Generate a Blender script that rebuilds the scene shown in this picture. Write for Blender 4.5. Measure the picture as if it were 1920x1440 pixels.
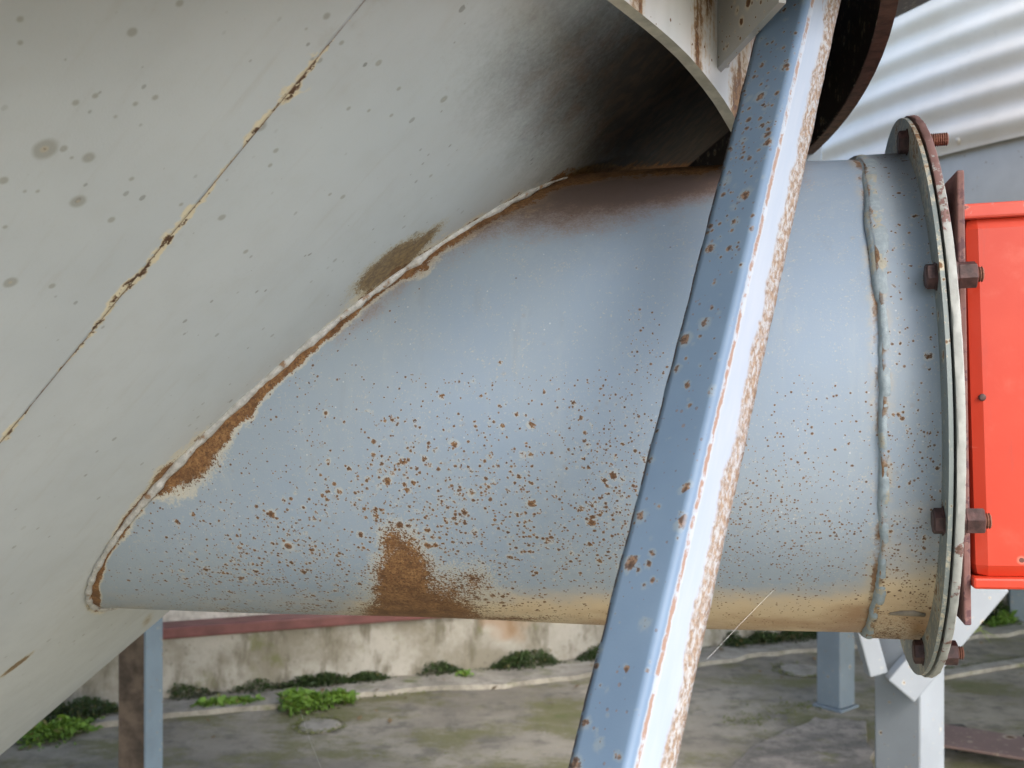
import bpy, bmesh, math, random
import numpy as np
from mathutils import Matrix, Vector

for o in list(bpy.data.objects):
    bpy.data.objects.remove(o)
S = bpy.context.scene
COL = S.collection
R = math.radians
H = 1.5                      # eye height above the yard (all shapes below are laid out with the eye at 0,0,0)

# ------------------------------------------------------------------ camera, sky, sun, exposure
cam = bpy.data.cameras.new('camera')
cam_o = bpy.data.objects.new('camera', cam)
COL.objects.link(cam_o)
cam_o.location = (0, 0, H)
cam_o.rotation_euler = (R(90), 0, 0)
cam.sensor_width = 36.0
cam.lens = 2000 / 1920 * 36.0
cam.clip_start = 0.02
cam.clip_end = 2000
cam.dof.use_dof = True
cam.dof.focus_distance = 0.86
cam.dof.aperture_fstop = 14.0
S.camera = cam_o

SUN_EL, SUN_AZ = R(42), R(152)     # azimuth clockwise from +Y
w = bpy.data.worlds.new('World')
S.world = w
w.use_nodes = True
wn = w.node_tree
bg = wn.nodes['Background']
sky = wn.nodes.new('ShaderNodeTexSky')
sky.sky_type = 'NISHITA'
sky.sun_disc = False
sky.sun_elevation = SUN_EL
sky.sun_rotation = SUN_AZ
sky.air_density = 1.0
sky.dust_density = 2.5
sky.ozone_density = 1.0
wn.links.new(sky.outputs[0], bg.inputs[0])
bg.inputs[1].default_value = 0.15
S.cycles.max_bounces = 6
S.cycles.diffuse_bounces = 4
S.cycles.glossy_bounces = 2
S.cycles.transmission_bounces = 0
S.cycles.caustics_reflective = False
S.cycles.caustics_refractive = False
sun = bpy.data.lights.new('sun', 'SUN')
sun.energy = 0.55
sun.angle = R(26)
sun.color = (1.0, 0.95, 0.88)
sun_o = bpy.data.objects.new('sun', sun)
COL.objects.link(sun_o)
sd = Vector((math.sin(SUN_AZ) * math.cos(SUN_EL), math.cos(SUN_AZ) * math.cos(SUN_EL), math.sin(SUN_EL)))
sun_o.rotation_euler = sd.to_track_quat('Z', 'Y').to_euler()
sun_o.location = (4, -6, 9)
S.view_settings.view_transform = 'Standard'
S.view_settings.look = 'None'
S.view_settings.gamma = 1.0
S.view_settings.use_curve_mapping = False
S.view_settings.exposure = 1.85

# ------------------------------------------------------------------ geometry helpers
F = 2000.0
def V(*a): return np.array(a, float)
def unit(a): return a / np.linalg.norm(a)
def ray(px, py): return V((px - 960) / F, 1.0, -(py - 720) / F)
def at(px, py, y): return ray(px, py) * y
def onground(px, py, z=0.0):
    r = ray(px, py)
    return r * ((z - H) / r[2])
def project(Pn):
    return 960 + F * Pn[:, 0] / Pn[:, 1], 720 - F * Pn[:, 2] / Pn[:, 1]

def tag(o, label=None, cat=None, group=None, kind=None):
    if label: o['label'] = label
    if cat: o['category'] = cat
    if group: o['group'] = group
    if kind: o['kind'] = kind
    return o

def root(name, loc, label, cat, group=None):
    """An Empty at a thing's base (loc is given in eye coordinates)."""
    o = bpy.data.objects.new(name, None)
    COL.objects.link(o)
    o.location = (loc[0], loc[1], loc[2] + H)
    o.empty_display_size = 0.05
    return tag(o, label, cat, group)

def adopt(o, parent):
    if parent is None:
        return
    o.parent = parent
    p = parent
    M = Matrix.Identity(4)
    chain = []
    while p is not None:
        chain.append(p)
        p = p.parent
    for q in reversed(chain):
        M = M @ q.matrix_parent_inverse @ q.matrix_basis if q.parent else q.matrix_basis.copy()
    o.matrix_parent_inverse = M.inverted()

def mesh_obj(name, verts, faces, mat, parent=None, smooth=False, attrs=None, lift=True):
    me = bpy.data.meshes.new(name)
    vv = np.asarray(verts, float).copy()
    if lift:
        vv[:, 2] += H
    c = vv.mean(axis=0) if lift else np.zeros(3)
    me.from_pydata((vv - c).tolist(), [], [list(map(int, f)) for f in faces])
    if attrs:
        for k, a in attrs.items():
            at_ = me.attributes.new(k, 'FLOAT', 'POINT')
            at_.data.foreach_set('value', np.asarray(a, np.float32))
    if smooth:
        me.polygons.foreach_set('use_smooth', [True] * len(me.polygons))
    me.materials.append(mat)
    me.update()
    o = bpy.data.objects.new(name, me)
    COL.objects.link(o)
    o.location = c
    adopt(o, parent)
    return o

def grid_faces(n, m, wrap=False):
    i = np.arange(n - 1)[:, None]
    j = np.arange(m if wrap else m - 1)[None, :]
    a = i * m + j
    b = i * m + (j + 1) % m
    c = (i + 1) * m + (j + 1) % m
    d = (i + 1) * m + j
    return np.stack([a, b, c, d], -1).reshape(-1, 4)

class Geo:
    """Collects simple solids into one mesh."""
    def __init__(s): s.v = []; s.f = []
    def add(s, vs, fs):
        n = len(s.v)
        s.v += [tuple(map(float, p)) for p in vs]
        s.f += [[i + n for i in f] for f in fs]
        return s
    def box(s, c, ax, ay, az):
        c, ax, ay, az = map(np.asarray, (c, ax, ay, az))
        vs = [c + sx * ax + sy * ay + sz * az for sz in (-1, 1) for sy in (-1, 1) for sx in (-1, 1)]
        return s.add(vs, [(0, 2, 3, 1), (4, 5, 7, 6), (0, 1, 5, 4), (2, 6, 7, 3), (0, 4, 6, 2), (1, 3, 7, 5)])
    def prism(s, poly, h):
        """poly: list of 3D points (planar), h: extrusion vector"""
        n = len(poly); h = np.asarray(h)
        vs = [np.asarray(p) for p in poly] + [np.asarray(p) + h for p in poly]
        fs = [list(range(n))[::-1], list(range(n, 2 * n))] + [(i, (i + 1) % n, n + (i + 1) % n, n + i) for i in range(n)]
        return s.add(vs, fs)
    def lathe(s, o_, ax, prof, n=24, cap=True, ph=0.0):
        """prof: list of (distance along axis, radius)"""
        o_ = np.asarray(o_, float); ax = unit(np.asarray(ax, float))
        t = V(0, 0, 1) if abs(ax[2]) < .9 else V(1, 0, 0)
        e = unit(np.cross(ax, t)); g = np.cross(ax, e)
        vs = []
        for d, r in prof:
            for k in range(n):
                a = 2 * math.pi * k / n + ph
                vs.append(o_ + ax * d + r * (math.cos(a) * e + math.sin(a) * g))
        fs = []
        for i in range(len(prof) - 1):
            for k in range(n):
                fs.append((i * n + k, i * n + (k + 1) % n, (i + 1) * n + (k + 1) % n, (i + 1) * n + k))
        if cap:
            fs.append(list(range(n))[::-1]); fs.append(list(range((len(prof) - 1) * n, len(prof) * n)))
        return s.add(vs, fs)
    def tube(s, pts, rad, n=10):
        pts = [np.asarray(p, float) for p in pts]
        vs = []
        up = V(0, 0, 1)
        for i, p in enumerate(pts):
            t = unit(pts[min(i + 1, len(pts) - 1)] - pts[max(i - 1, 0)])
            if abs(t @ up) > .98: up = V(0, 1, 0)
            e = unit(np.cross(t, up)); g = np.cross(e, t); up = g
            r = rad[i] if hasattr(rad, '__len__') else rad
            for k in range(n):
                a = 2 * math.pi * k / n
                vs.append(p + r * (math.cos(a) * e + math.sin(a) * g))
        fs = [tuple(i * n + j for j in (0,)) for i in range(0)]
        for i in range(len(pts) - 1):
            for k in range(n):
                fs.append((i * n + k, i * n + (k + 1) % n, (i + 1) * n + (k + 1) % n, (i + 1) * n + k))
        fs.append(list(range(n))[::-1]); fs.append(list(range((len(pts) - 1) * n, len(pts) * n)))
        return s.add(vs, fs)
    def build(s, name, mat, parent=None, smooth=False, bevel=0.0, lift=True, auto=None):
        o = mesh_obj(name, s.v, s.f, mat, parent, smooth, lift=lift)
        bm = bmesh.new(); bm.from_mesh(o.data)
        bmesh.ops.recalc_face_normals(bm, faces=bm.faces)
        if bevel:
            es = [e for e in bm.edges if len(e.link_faces) == 2 and e.calc_face_angle(0) > .6]
            bmesh.ops.bevel(bm, geom=es, offset=bevel, segments=2, affect='EDGES', profile=.5)
        if auto:
            for f in bm.faces: f.smooth = True
            for e in bm.edges:
                if len(e.link_faces) == 2 and e.calc_face_angle(0) > auto: e.smooth = False
        bm.to_mesh(o.data); bm.free()
        return o

# ------------------------------------------------------------------ material helpers
class Mat:
    def __init__(s, name):
        s.m = bpy.data.materials.new(name)
        s.m.use_nodes = True
        s.nt = s.m.node_tree
        s.b = s.nt.nodes['Principled BSDF']
        s._oc = None
    def n(s, t): return s.nt.nodes.new(t)
    def set(s, sock, v):
        if isinstance(v, bpy.types.NodeSocket): s.nt.links.new(v, sock)
        elif isinstance(v, (tuple, list)):
            sock.default_value = (*v, 1.0) if len(v) == 3 and len(sock.default_value) == 4 else v
        else: sock.default_value = v
    def oc(s):
        if s._oc is None: s._oc = s.n('ShaderNodeTexCoord').outputs['Object']
        return s._oc
    def geo(s): return s.n('ShaderNodeNewGeometry')
    def attr(s, name):
        a = s.n('ShaderNodeAttribute'); a.attribute_name = name
        return a.outputs['Fac']
    def map(s, vec, scale=(1, 1, 1), rot=(0, 0, 0)):
        m_ = s.n('ShaderNodeMapping'); s.set(m_.inputs[0], vec)
        m_.inputs['Scale'].default_value = scale; m_.inputs['Rotation'].default_value = rot
        return m_.outputs[0]
    def noise(s, scale, detail=3, rough=.55, vec=None, dist=0.0):
        t = s.n('ShaderNodeTexNoise'); s.set(t.inputs['Vector'], vec or s.oc())
        t.inputs['Scale'].default_value = scale; t.inputs['Detail'].default_value = detail
        t.inputs['Roughness'].default_value = rough; t.inputs['Distortion'].default_value = dist
        return t.outputs[0]
    def vor(s, scale, vec=None, rnd=1.0, feature='F1'):
        t = s.n('ShaderNodeTexVoronoi'); s.set(t.inputs['Vector'], vec or s.oc())
        t.feature = feature
        t.inputs['Scale'].default_value = scale; t.inputs['Randomness'].default_value = rnd
        return t.outputs['Distance'], (t.outputs['Color'] if 'Color' in t.outputs else None)
    def ma(s, op, a, b=0.0, c=None):
        t = s.n('ShaderNodeMath'); t.operation = op
        s.set(t.inputs[0], a); s.set(t.inputs[1], b)
        if c is not None: s.set(t.inputs[2], c)
        return t.outputs[0]
    def mul(s, a, b): return s.ma('MULTIPLY', a, b)
    def add(s, a, b): return s.ma('ADD', a, b)
    def sub(s, a, b): return s.ma('SUBTRACT', a, b)
    def mx(s, a, b): return s.ma('MAXIMUM', a, b)
    def step(s, x, lo, hi, tlo=0.0, thi=1.0, smooth=True):
        t = s.n('ShaderNodeMapRange')
        t.interpolation_type = 'SMOOTHSTEP' if smooth else 'LINEAR'
        s.set(t.inputs['Value'], x)
        s.set(t.inputs['From Min'], lo); s.set(t.inputs['From Max'], hi)
        t.inputs['To Min'].default_value = tlo; t.inputs['To Max'].default_value = thi
        return t.outputs[0]
    def mix(s, f, a, b, blend='MIX'):
        t = s.n('ShaderNodeMix'); t.data_type = 'RGBA'; t.blend_type = blend
        s.set(t.inputs[0], f); s.set(t.inputs[6], a); s.set(t.inputs[7], b)
        return t.outputs[2]
    def sep(s, c):
        t = s.n('ShaderNodeSeparateColor'); s.set(t.inputs[0], c)
        return t.outputs
    def xyz(s, v=None):
        t = s.n('ShaderNodeSeparateXYZ'); s.set(t.inputs[0], v or s.oc())
        return t.outputs
    def comb(s, x, y, z):
        t = s.n('ShaderNodeCombineXYZ')
        for i, q in enumerate((x, y, z)): s.set(t.inputs[i], q)
        return t.outputs[0]
    def bump(s, h, strength=.3, dist=.001, prev=None):
        t = s.n('ShaderNodeBump'); s.set(t.inputs['Height'], h)
        t.inputs['Strength'].default_value = strength; t.inputs['Distance'].default_value = dist
        if prev is not None: s.set(t.inputs['Normal'], prev)
        return t.outputs[0]
    def out(s, color=None, rough=None, normal=None, metal=None, spec=None):
        if color is not None: s.set(s.b.inputs['Base Color'], color)
        if rough is not None: s.set(s.b.inputs['Roughness'], rough)
        if normal is not None: s.set(s.b.inputs['Normal'], normal)
        if metal is not None: s.set(s.b.inputs['Metallic'], metal)
        if spec is not None: s.set(s.b.inputs['Specular IOR Level'], spec)
        return s.m
    # -- rust spots: returns (core, body, halo) masks; dens is a 0..1 density
    def spots(s, scale, dens, vec=None, rmin=.12, rmax=.4, wob=.25, wscale=None, halo=1.6):
        vec = vec or s.oc()
        d, c = s.vor(scale, vec)
        ch = s.sep(c)
        rad = s.step(ch[0], 0, 1, rmin, rmax, smooth=False)
        rad = s.mul(rad, s.step(s.mul(ch[2], ch[2]), 0, 1, .55, 1.25, smooth=False))
        nz = s.noise(wscale or scale * 3.2, 3, .65, vec)
        dd = s.add(d, s.mul(s.sub(nz, .5), wob))
        on = s.ma('LESS_THAN', ch[1], dens)
        q = s.ma('DIVIDE', dd, rad)
        body = s.mul(s.step(q, 1.05, .75), on)
        core = s.mul(s.step(q, .7, .25), on)
        hal = s.mul(s.step(q, halo + .35, .95), on)
        return core, body, hal

def simple(name, col, rough=.6, var=.12, scale=12, bump=.15, bscale=160, metal=0.0, bdist=.001):
    m = Mat(name)
    nz = m.noise(scale, 5, .6)
    c1 = tuple(c * (1 - var) for c in col); c2 = tuple(min(1, c * (1 + var)) for c in col)
    c = m.mix(m.step(nz, .3, .7), c1, c2)
    return m.out(c, rough, m.bump(m.noise(bscale, 4, .6), bump, bdist), metal)

RUST_D, RUST_M, RUST_L = (.070, .033, .017), (.175, .086, .036), (.29, .158, .066)
CREAM = (.66, .59, .43)

def rust_color(m, scale=260):
    a = m.noise(scale, 4, .7)
    c = m.mix(m.step(a, .35, .6), RUST_D, RUST_M)
    return m.mix(m.step(m.noise(scale * .7, 3, .6), .52, .72), c, RUST_L)

# ------------------------------------------------------------------ measured layout (eye coordinates)
PIPE_AZ, PIPE_EL = .2233, .0166
PD = V(math.cos(PIPE_EL) * math.cos(PIPE_AZ), -math.cos(PIPE_EL) * math.sin(PIPE_AZ), math.sin(PIPE_EL))
PP = V(0, 1.1151, -.0174)
PR = .225
PE1 = unit(V(-PD[1], PD[0], 0) * -1)           # horizontal, towards the viewer
PE2 = np.cross(PE1, PD); PE2 = PE2 if PE2[2] > 0 else -PE2
APEX = V(-2.0206, 1.5511, -1.6357)
ALPHA = .8609
SEAM = -.4553
TA = math.tan(ALPHA)
FS, FR = .3886, .2607
FAZ, FEL = .2269, .0283
FN = V(math.cos(FEL) * math.cos(FAZ), -math.cos(FEL) * math.sin(FAZ), math.sin(FEL))
FC = PP + FS * PD
FE1 = unit(V(FN[1], -FN[0], 0)); FE1 = FE1 if FE1[1] < 0 else -FE1
FE2 = np.cross(FN, FE1); FE2 = FE2 if FE2[2] > 0 else -FE2

def pipe_pt(s, th, r=PR):
    s, th = np.broadcast_arrays(np.asarray(s, float), np.asarray(th, float))
    return PP + s[..., None] * PD + r * (np.cos(th)[..., None] * PE1 + np.sin(th)[..., None] * PE2)
def cone_pt(ph, z, off=0.0):
    """point on the cone at azimuth ph and height z (eye coordinates); off = outward normal offset"""
    ph, z = np.broadcast_arrays(np.asarray(ph, float), np.asarray(z, float))
    rr = (z - APEX[2]) * TA + off * math.cos(ALPHA)
    return np.stack([APEX[0] + rr * np.cos(ph), APEX[1] + rr * np.sin(ph), z - off * math.sin(ALPHA)], -1)
def pipe_start(th, r=PR):
    """where the generator th of a pipe of radius r meets the cone"""
    o_ = pipe_pt(0.0, th, r) - APEX
    c2 = math.cos(ALPHA) ** 2
    a = PD[2] ** 2 - c2
    b = o_[..., 2] * PD[2] - c2 * (o_ @ PD)
    c = o_[..., 2] ** 2 - c2 * (o_ * o_).sum(-1)
    D = np.sqrt(np.maximum(b * b - a * c, 0))
    s1, s2 = (-b + D) / a, (-b - D) / a
    return np.where(np.abs(s1) < np.abs(s2), s1, s2)
def ray_pipe(px, py, r=PR):
    v = ray(px, py)
    vp = v - (v @ PD) * PD; pp = PP - (PP @ PD) * PD
    a, b, c = vp @ vp, vp @ pp, pp @ pp - r * r
    t = (b - math.sqrt(max(b * b - a * c, 0))) / a
    return v * t
def ray_cone(px, py):
    v = ray(px, py)
    c2 = math.cos(ALPHA) ** 2
    a = v[2] ** 2 - c2 * (v @ v); b = -v[2] * APEX[2] + c2 * (v @ APEX); c = APEX[2] ** 2 - c2 * (APEX @ APEX)
    D = math.sqrt(max(b * b - a * c, 0))
    for t in sorted(((-b + D) / a, (-b - D) / a)):
        X = v * t
        if t > 0 and X[2] > APEX[2]: return X
def pipe_s(X): return (X - PP) @ PD

def polydist(px, py, pts, vals=None):
    """distance in reference pixels to a polyline, signed (+ to the right/below), and vals interpolated along it"""
    pts = np.asarray(pts, float)
    best = np.full(px.shape, 1e9); sg = np.ones(px.shape); vo = np.zeros(px.shape)
    for i in range(len(pts) - 1):
        a, b = pts[i], pts[i + 1]
        d = b - a; L2 = d @ d
        t = np.clip(((px - a[0]) * d[0] + (py - a[1]) * d[1]) / L2, 0, 1)
        dx, dy = px - a[0] - t * d[0], py - a[1] - t * d[1]
        q = np.hypot(dx, dy)
        m_ = q < best
        best = np.where(m_, q, best)
        sg = np.where(m_, np.where(d[0] * dy - d[1] * dx > 0, 1, -1), sg)
        if vals is not None: vo = np.where(m_, vals[i] + t * (vals[i + 1] - vals[i]), vo)
    return best * sg, vo
def blob(px, py, cx, cy, rx, ry, rot=0.0):
    c, s_ = math.cos(rot), math.sin(rot)
    x, y = px - cx, py - cy
    u, v = (c * x + s_ * y) / rx, (-s_ * x + c * y) / ry
    return np.clip(1 - np.sqrt(u * u + v * v), 0, 1)
def sstep(x, a, b):
    t = np.clip((x - a) / (b - a), 0, 1)
    return t * t * (3 - 2 * t)

# ------------------------------------------------------------------ materials
def painted(name, base, blue, kind):
    """old grey-blue paint with rust; kind = 'duct' or 'cone' picks which surface marks are read"""
    m = Mat(name)
    oc = m.oc()
    big = m.noise(3.5, 4, .6)
    col = m.mix(m.step(big, .3, .7), base, blue)
    grime = m.noise(28, 5, .65)
    col = m.mix(m.mul(m.step(grime, .45, .75), .10), col, (.42, .41, .36))
    fine = m.noise(420, 3, .6)
    fine2 = m.noise(900, 2, .6)
    col = m.mix(m.mul(m.step(fine, .55, .8), .12), col, (.36, .36, .33))
    n1 = m.noise(210, 5, .72)
    n2 = m.noise(55, 4, .6)
    nf = m.noise(560, 3, .7)
    nn2 = m.add(m.add(m.mul(m.sub(nf, .5), 1.7), m.mul(m.sub(n1, .5), .9)), m.mul(m.sub(n2, .5), .6))
    nn = m.add(m.mul(m.sub(n1, .5), 1.5), m.mul(m.sub(n2, .5), .9))
    wd = m.attr('weldd'); ww = m.attr('weldw')
    x = m.mul(m.ma('DIVIDE', wd, ww), m.step(m.noise(24, 4, .65), .3, .7, .62, 1.7))
    xr = m.add(x, m.mul(nn2, .90))
    halo = m.step(m.add(x, m.mul(nn2, .6)), 1.7, 1.1)
    weldr = m.step(xr, 1.0, .82)
    if kind == 'duct':
        drip = m.noise(60, 4, .65, m.map(oc, (1, 1, .10)))
        col = m.mix(m.mul(m.step(drip, .52, .72), .16), col, (.42, .44, .44))
        col = m.mix(m.mul(m.step(m.noise(48, 4, .65, m.map(oc, (1.3, 1.3, .16))), .55, .75), .16), col, (.20, .22, .22))
        fl_, fc_ = m.vor(170)
        col = m.mix(m.mul(m.step(fl_, .16, .07), m.mul(m.ma('LESS_THAN', m.sep(fc_)[1], .06), .55)), col, (.62, .64, .65))
        tan = m.attr('tan')
        tn = m.add(tan, m.mul(m.sub(m.noise(16, 5, .65, m.map(oc, (1, 1, 2))), .5), .9))
        col = m.mix(m.mul(m.step(tn, .1, .9), .85), col, (.64, .49, .29))
        col = m.mix(m.mul(m.step(tn, .8, 1.3), .8), col, (.27, .13, .05))
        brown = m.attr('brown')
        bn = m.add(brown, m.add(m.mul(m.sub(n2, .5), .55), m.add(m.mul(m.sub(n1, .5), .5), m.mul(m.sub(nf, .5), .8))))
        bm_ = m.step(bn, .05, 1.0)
        pt = m.add(m.attr('patch'), m.mul(nn2, .78))
        patch = m.step(pt, .42, .54)
        phalo = m.step(pt, .10, .42)
        sp = m.attr('speck')
        cl = m.step(m.noise(34, 4, .65), .40, .66, .15, 1.25)
        c1, b1, h1 = m.spots(120, m.mul(m.mul(sp, 1.35), cl), rmin=.10, rmax=.44, wob=.95, wscale=520)
        c2, b2, h2 = m.spots(270, m.mul(m.mul(sp, 1.7), cl), rmin=.18, rmax=.56, wob=.8, wscale=1000)
        fs = m.attr('fines')
        c3, b3, h3 = m.spots(400, m.mul(m.mul(fs, 1.1), m.step(m.noise(45, 3, .6), .38, .62, .3, 1.1)), rmin=.2, rmax=.5, wob=.45, wscale=1300)
        c4, b4, h4 = m.spots(38, .10, rmin=.03, rmax=.12, wob=.06, wscale=420, halo=1.9)
        c5, b5, h5 = m.spots(150, .09, rmin=.05, rmax=.16, wob=.1, wscale=700)
        # faint grey blisters
        gd, gc = m.vor(120)
        gch = m.sep(gc)
        bl = m.mul(m.step(gd, .34, .12), m.ma('LESS_THAN', gch[0], m.add(m.mul(sp, .35), .03)))
        col = m.mix(m.mul(bl, .4), col, (.27, .27, .26))
        hal = m.mx(m.mx(m.mul(h1, .32), m.mul(h2, .22)), m.mx(m.mul(h3, .12), m.mul(h4, .3)))
        hal = m.mx(hal, m.mx(m.mul(halo, .55), m.mul(phalo, .45)))
        col = m.mix(hal, col, CREAM)
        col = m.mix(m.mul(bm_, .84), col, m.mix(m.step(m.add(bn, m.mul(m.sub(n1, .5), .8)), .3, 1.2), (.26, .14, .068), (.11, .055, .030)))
        body = m.mx(m.mx(m.mul(b1, .95), m.mul(b2, .9)), m.mx(m.mul(b3, .8), m.mx(m.mul(b4, .9), m.mul(b5, .6))))
        cd = m.add(m.attr('cold'), m.mul(m.sub(n1, .5), .008))
        brk = m.step(m.noise(30, 4, .7), .44, .60)
        col = m.mix(m.mul(m.step(cd, .012, .003, 0, .55), brk), col, (.45, .38, .26))
        seamr = m.mul(m.step(cd, .0048, .0030), brk)
        body = m.mx(m.mx(body, m.mul(seamr, .9)), m.mx(weldr, patch))
        core = m.mx(m.mx(c1, c2), m.mx(c3, c4))
    else:
        sdist = m.attr('seamd'); sl = m.attr('slant')
        # pale flaked paint and rust along the plate joint
        along = m.add(m.noise(13, 4, .65), m.mul(m.sub(m.noise(46, 3, .6), .5), .45))
        sa = m.attr('seama')
        wdt = m.mul(m.step(along, .36, .66, .0008, .0088), sa)
        jag = m.mul(m.sub(m.noise(120, 5, .7), .5), .011)
        sdj = m.ma('ABSOLUTE', m.add(m.add(sdist, -.0012), jag))
        flake = m.step(sdj, wdt, m.mul(wdt, .6))
        scr = m.mul(m.step(sdj, m.mul(wdt, .75), m.mul(wdt, .4)), m.step(m.noise(85, 4, .7), .50, .56))
        crack = m.mul(m.step(m.ma('ABSOLUTE', m.add(sdist, m.mul(jag, .25))), .0013, .0004), m.step(m.noise(19, 3, .6), .3, .5, .25, .85))
        smear = m.mul(m.step(m.ma('ABSOLUTE', sdist), .035, .004), m.step(m.noise(22, 5, .65), .55, .75))
        col = m.mix(m.mul(smear, .35), col, (.33, .31, .27))
        # faint scuffs running with the plate
        sc = m.noise(5, 4, .6, m.comb(m.mul(sdist, 16.0), m.mul(sl, 2.2), 0.0))
        col = m.mix(m.mul(m.step(sc, .54, .80), .26), col, (.36, .35, .32))
        vs = m.comb(m.mul(sdist, 1.2), m.mul(sl, .92), 0.0)
        c1, b1, h1 = m.spots(50, .36, vs, rmin=.05, rmax=.15, wob=.09, wscale=170, halo=1.8)
        c2, b2, h2 = m.spots(95, m.add(.26, m.mul(m.attr('speck'), .6)), vs, rmin=.07, rmax=.20, wob=.12, wscale=300)
        gz = m.mul(m.step(m.noise(14, 3, .6), .35, .62, .25, 1.0), .85)
        col = m.mix(m.mul(m.mx(m.mul(b1, .8), m.mul(b2, .65)), gz), col, (.15, .15, .135))
        # larger blisters, one by one
        halo2 = core2 = cream2 = None
        wv = m.noise(40, 3, .6)
        for X, r_ in CONE_SPOTS:
            t = m.n('ShaderNodeVectorMath'); t.operation = 'DISTANCE'
            m.set(t.inputs[0], m.geo().outputs['Position'] if halo2 is None else pos)
            if halo2 is None: pos = t.inputs[0].links[0].from_socket
            t.inputs[1].default_value = (X[0], X[1], X[2] + H)
            q = m.ma('DIVIDE', t.outputs['Value'], r_)
            halo2 = q if halo2 is None else m.ma('MINIMUM', halo2, q)
        q = m.add(halo2, m.mul(m.sub(wv, .5), .9))
        col = m.mix(m.step(q, 1.15, .6, 0, .6), col, (.24, .235, .20))
        col = m.mix(m.step(q, .36, .18, 0, .6), col, (.46, .40, .30))
        q3 = m.add(halo2, m.mul(m.sub(n1, .5), .5))
        col = m.mix(m.step(q3, .20, .10), col, RUST_D)
        pt = m.add(m.attr('patch'), m.mul(nn2, .55))
        col = m.mix(m.step(pt, .20, .5, 0, .6), col, (.42, .36, .22))
        patch = m.step(pt, .42, .58)
        bu = m.attr('burnt_shade')  # shade of the upper pocket painted into the colour, along with scorched rust
        shade_noise = m.noise(8, 6, .66, m.comb(m.mul(sdist, 1.3), m.mul(sl, .8), 0.0))
        bq = m.add(bu, m.add(m.mul(m.sub(shade_noise, .5), .30), m.add(m.mul(m.sub(n2, .5), .12), m.mul(m.sub(n1, .5), .22))))
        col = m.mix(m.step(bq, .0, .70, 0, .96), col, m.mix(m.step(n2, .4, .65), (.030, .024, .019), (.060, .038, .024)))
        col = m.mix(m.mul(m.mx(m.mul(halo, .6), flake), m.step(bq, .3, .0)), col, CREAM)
        col = m.mix(m.mul(patch, .92), col, m.mix(m.step(n1, .4, .62), (.11, .062, .022), (.24, .16, .065)))
        body = m.mx(m.mx(weldr, scr), crack)
        core = scr
    rc = m.mix(m.step(n1, .42, .62), RUST_M, RUST_L)
    rc = m.mix(m.step(n2, .45, .65, 0, .5), rc, RUST_D)
    rc = m.mix(m.step(nf, .50, .62, 0, .75), rc, RUST_D)
    rc = m.mix(m.step(m.noise(430, 3, .7), .60, .70, 0, .5), rc, (.40, .26, .13))
    col = m.mix(body, col, rc)
    col = m.mix(m.mul(core, .75), col, RUST_D)
    hgt = m.add(m.mul(body, .7), m.mul(fine2, .12))
    hgt = m.add(hgt, m.mul(m.noise(9, 2, .5), 1.2))
    nrm = m.bump(hgt, .5, .0016)
    rough = m.add(m.step(grime, .3, .8, .38, .52), m.mul(body, .35))
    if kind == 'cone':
        shade_burn = m.step(bq, .0, .5)
        rough = m.add(rough, m.mul(shade_burn, .45))
        return m.out(col, rough, nrm, spec=m.step(shade_burn, 0, 1, .45, .1))
    return m.out(col, rough, nrm, spec=.4)

CONE_SPOT_PX = [(82, 277, 26), (118, 276, 9), (165, 293, 15), (145, 375, 18), (246, 57, 12), (18, 527, 15), (335, 3, 10), (96, 534, 8), (207, 410, 9),
                (140, 190, 8), (177, 177, 8), (215, 216, 7), (289, 180, 8), (252, 192, 8), (245, 333, 8), (519, 284, 8), (490, 238, 15),
                (418, 410, 10), (462, 474, 7), (711, 120, 8), (834, 187, 9), (36, 33, 8), (36, 77, 7), (45, 356, 6), (69, 356, 6),
                (5, 336, 10), (133, 293, 6), (610, 27, 10), (642, 82, 7), (583, 108, 7), (601, 115, 7), (644, 371, 7), (809, 331, 6), (620, 366, 5),
                (508, 312, 6), (338, 381, 6), (8, 423, 6), (572, 51, 6), (655, 205, 6), (693, 209, 5), (735, 218, 6), (749, 168, 6)]
CONE_SPOTS = []
for a_, b_, c_ in CONE_SPOT_PX:
    X_ = ray_cone(a_, b_)
    CONE_SPOTS.append((X_, c_ * X_[1] / F * 1.02))

M_duct = painted('duct_paint', (.285, .340, .395), (.245, .320, .420), 'duct')
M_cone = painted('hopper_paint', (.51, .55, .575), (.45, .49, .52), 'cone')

def rusty_paint(name, base, dens=.3, scale=60, rough=.5, big=.0):
    m = Mat(name)
    c0 = m.mix(m.step(m.noise(6, 4, .6), .3, .7), base, tuple(c * .86 for c in base))
    c1, b1, h1 = m.spots(scale, dens, rmin=.08, rmax=.34, wob=.3)
    c2, b2, h2 = m.spots(scale * 2.6, dens * .9, rmin=.1, rmax=.36, wob=.3)
    c0 = m.mix(m.mul(m.mx(h1, m.mul(h2, .6)), .5), c0, CREAM)
    body = m.mx(b1, m.mul(b2, .85))
    if big:
        nn = m.add(m.mul(m.sub(m.noise(120, 5, .7), .5), 1.0), m.noise(9, 3, .55))
        pt = m.step(nn, 1 - big, 1 - big + .12)
        c0 = m.mix(m.step(nn, 1 - big - .12, 1 - big + .05, 0, .6), c0, CREAM)
        body = m.mx(body, pt)
    c0 = m.mix(body, c0, rust_color(m, 240))
    c0 = m.mix(m.mul(m.mx(c1, c2), .7), c0, RUST_D)
    return m.out(c0, m.add(rough, m.mul(body, .3)), m.bump(m.add(m.mul(body, .5), m.noise(300, 3, .6)), .25, .001))

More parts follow.
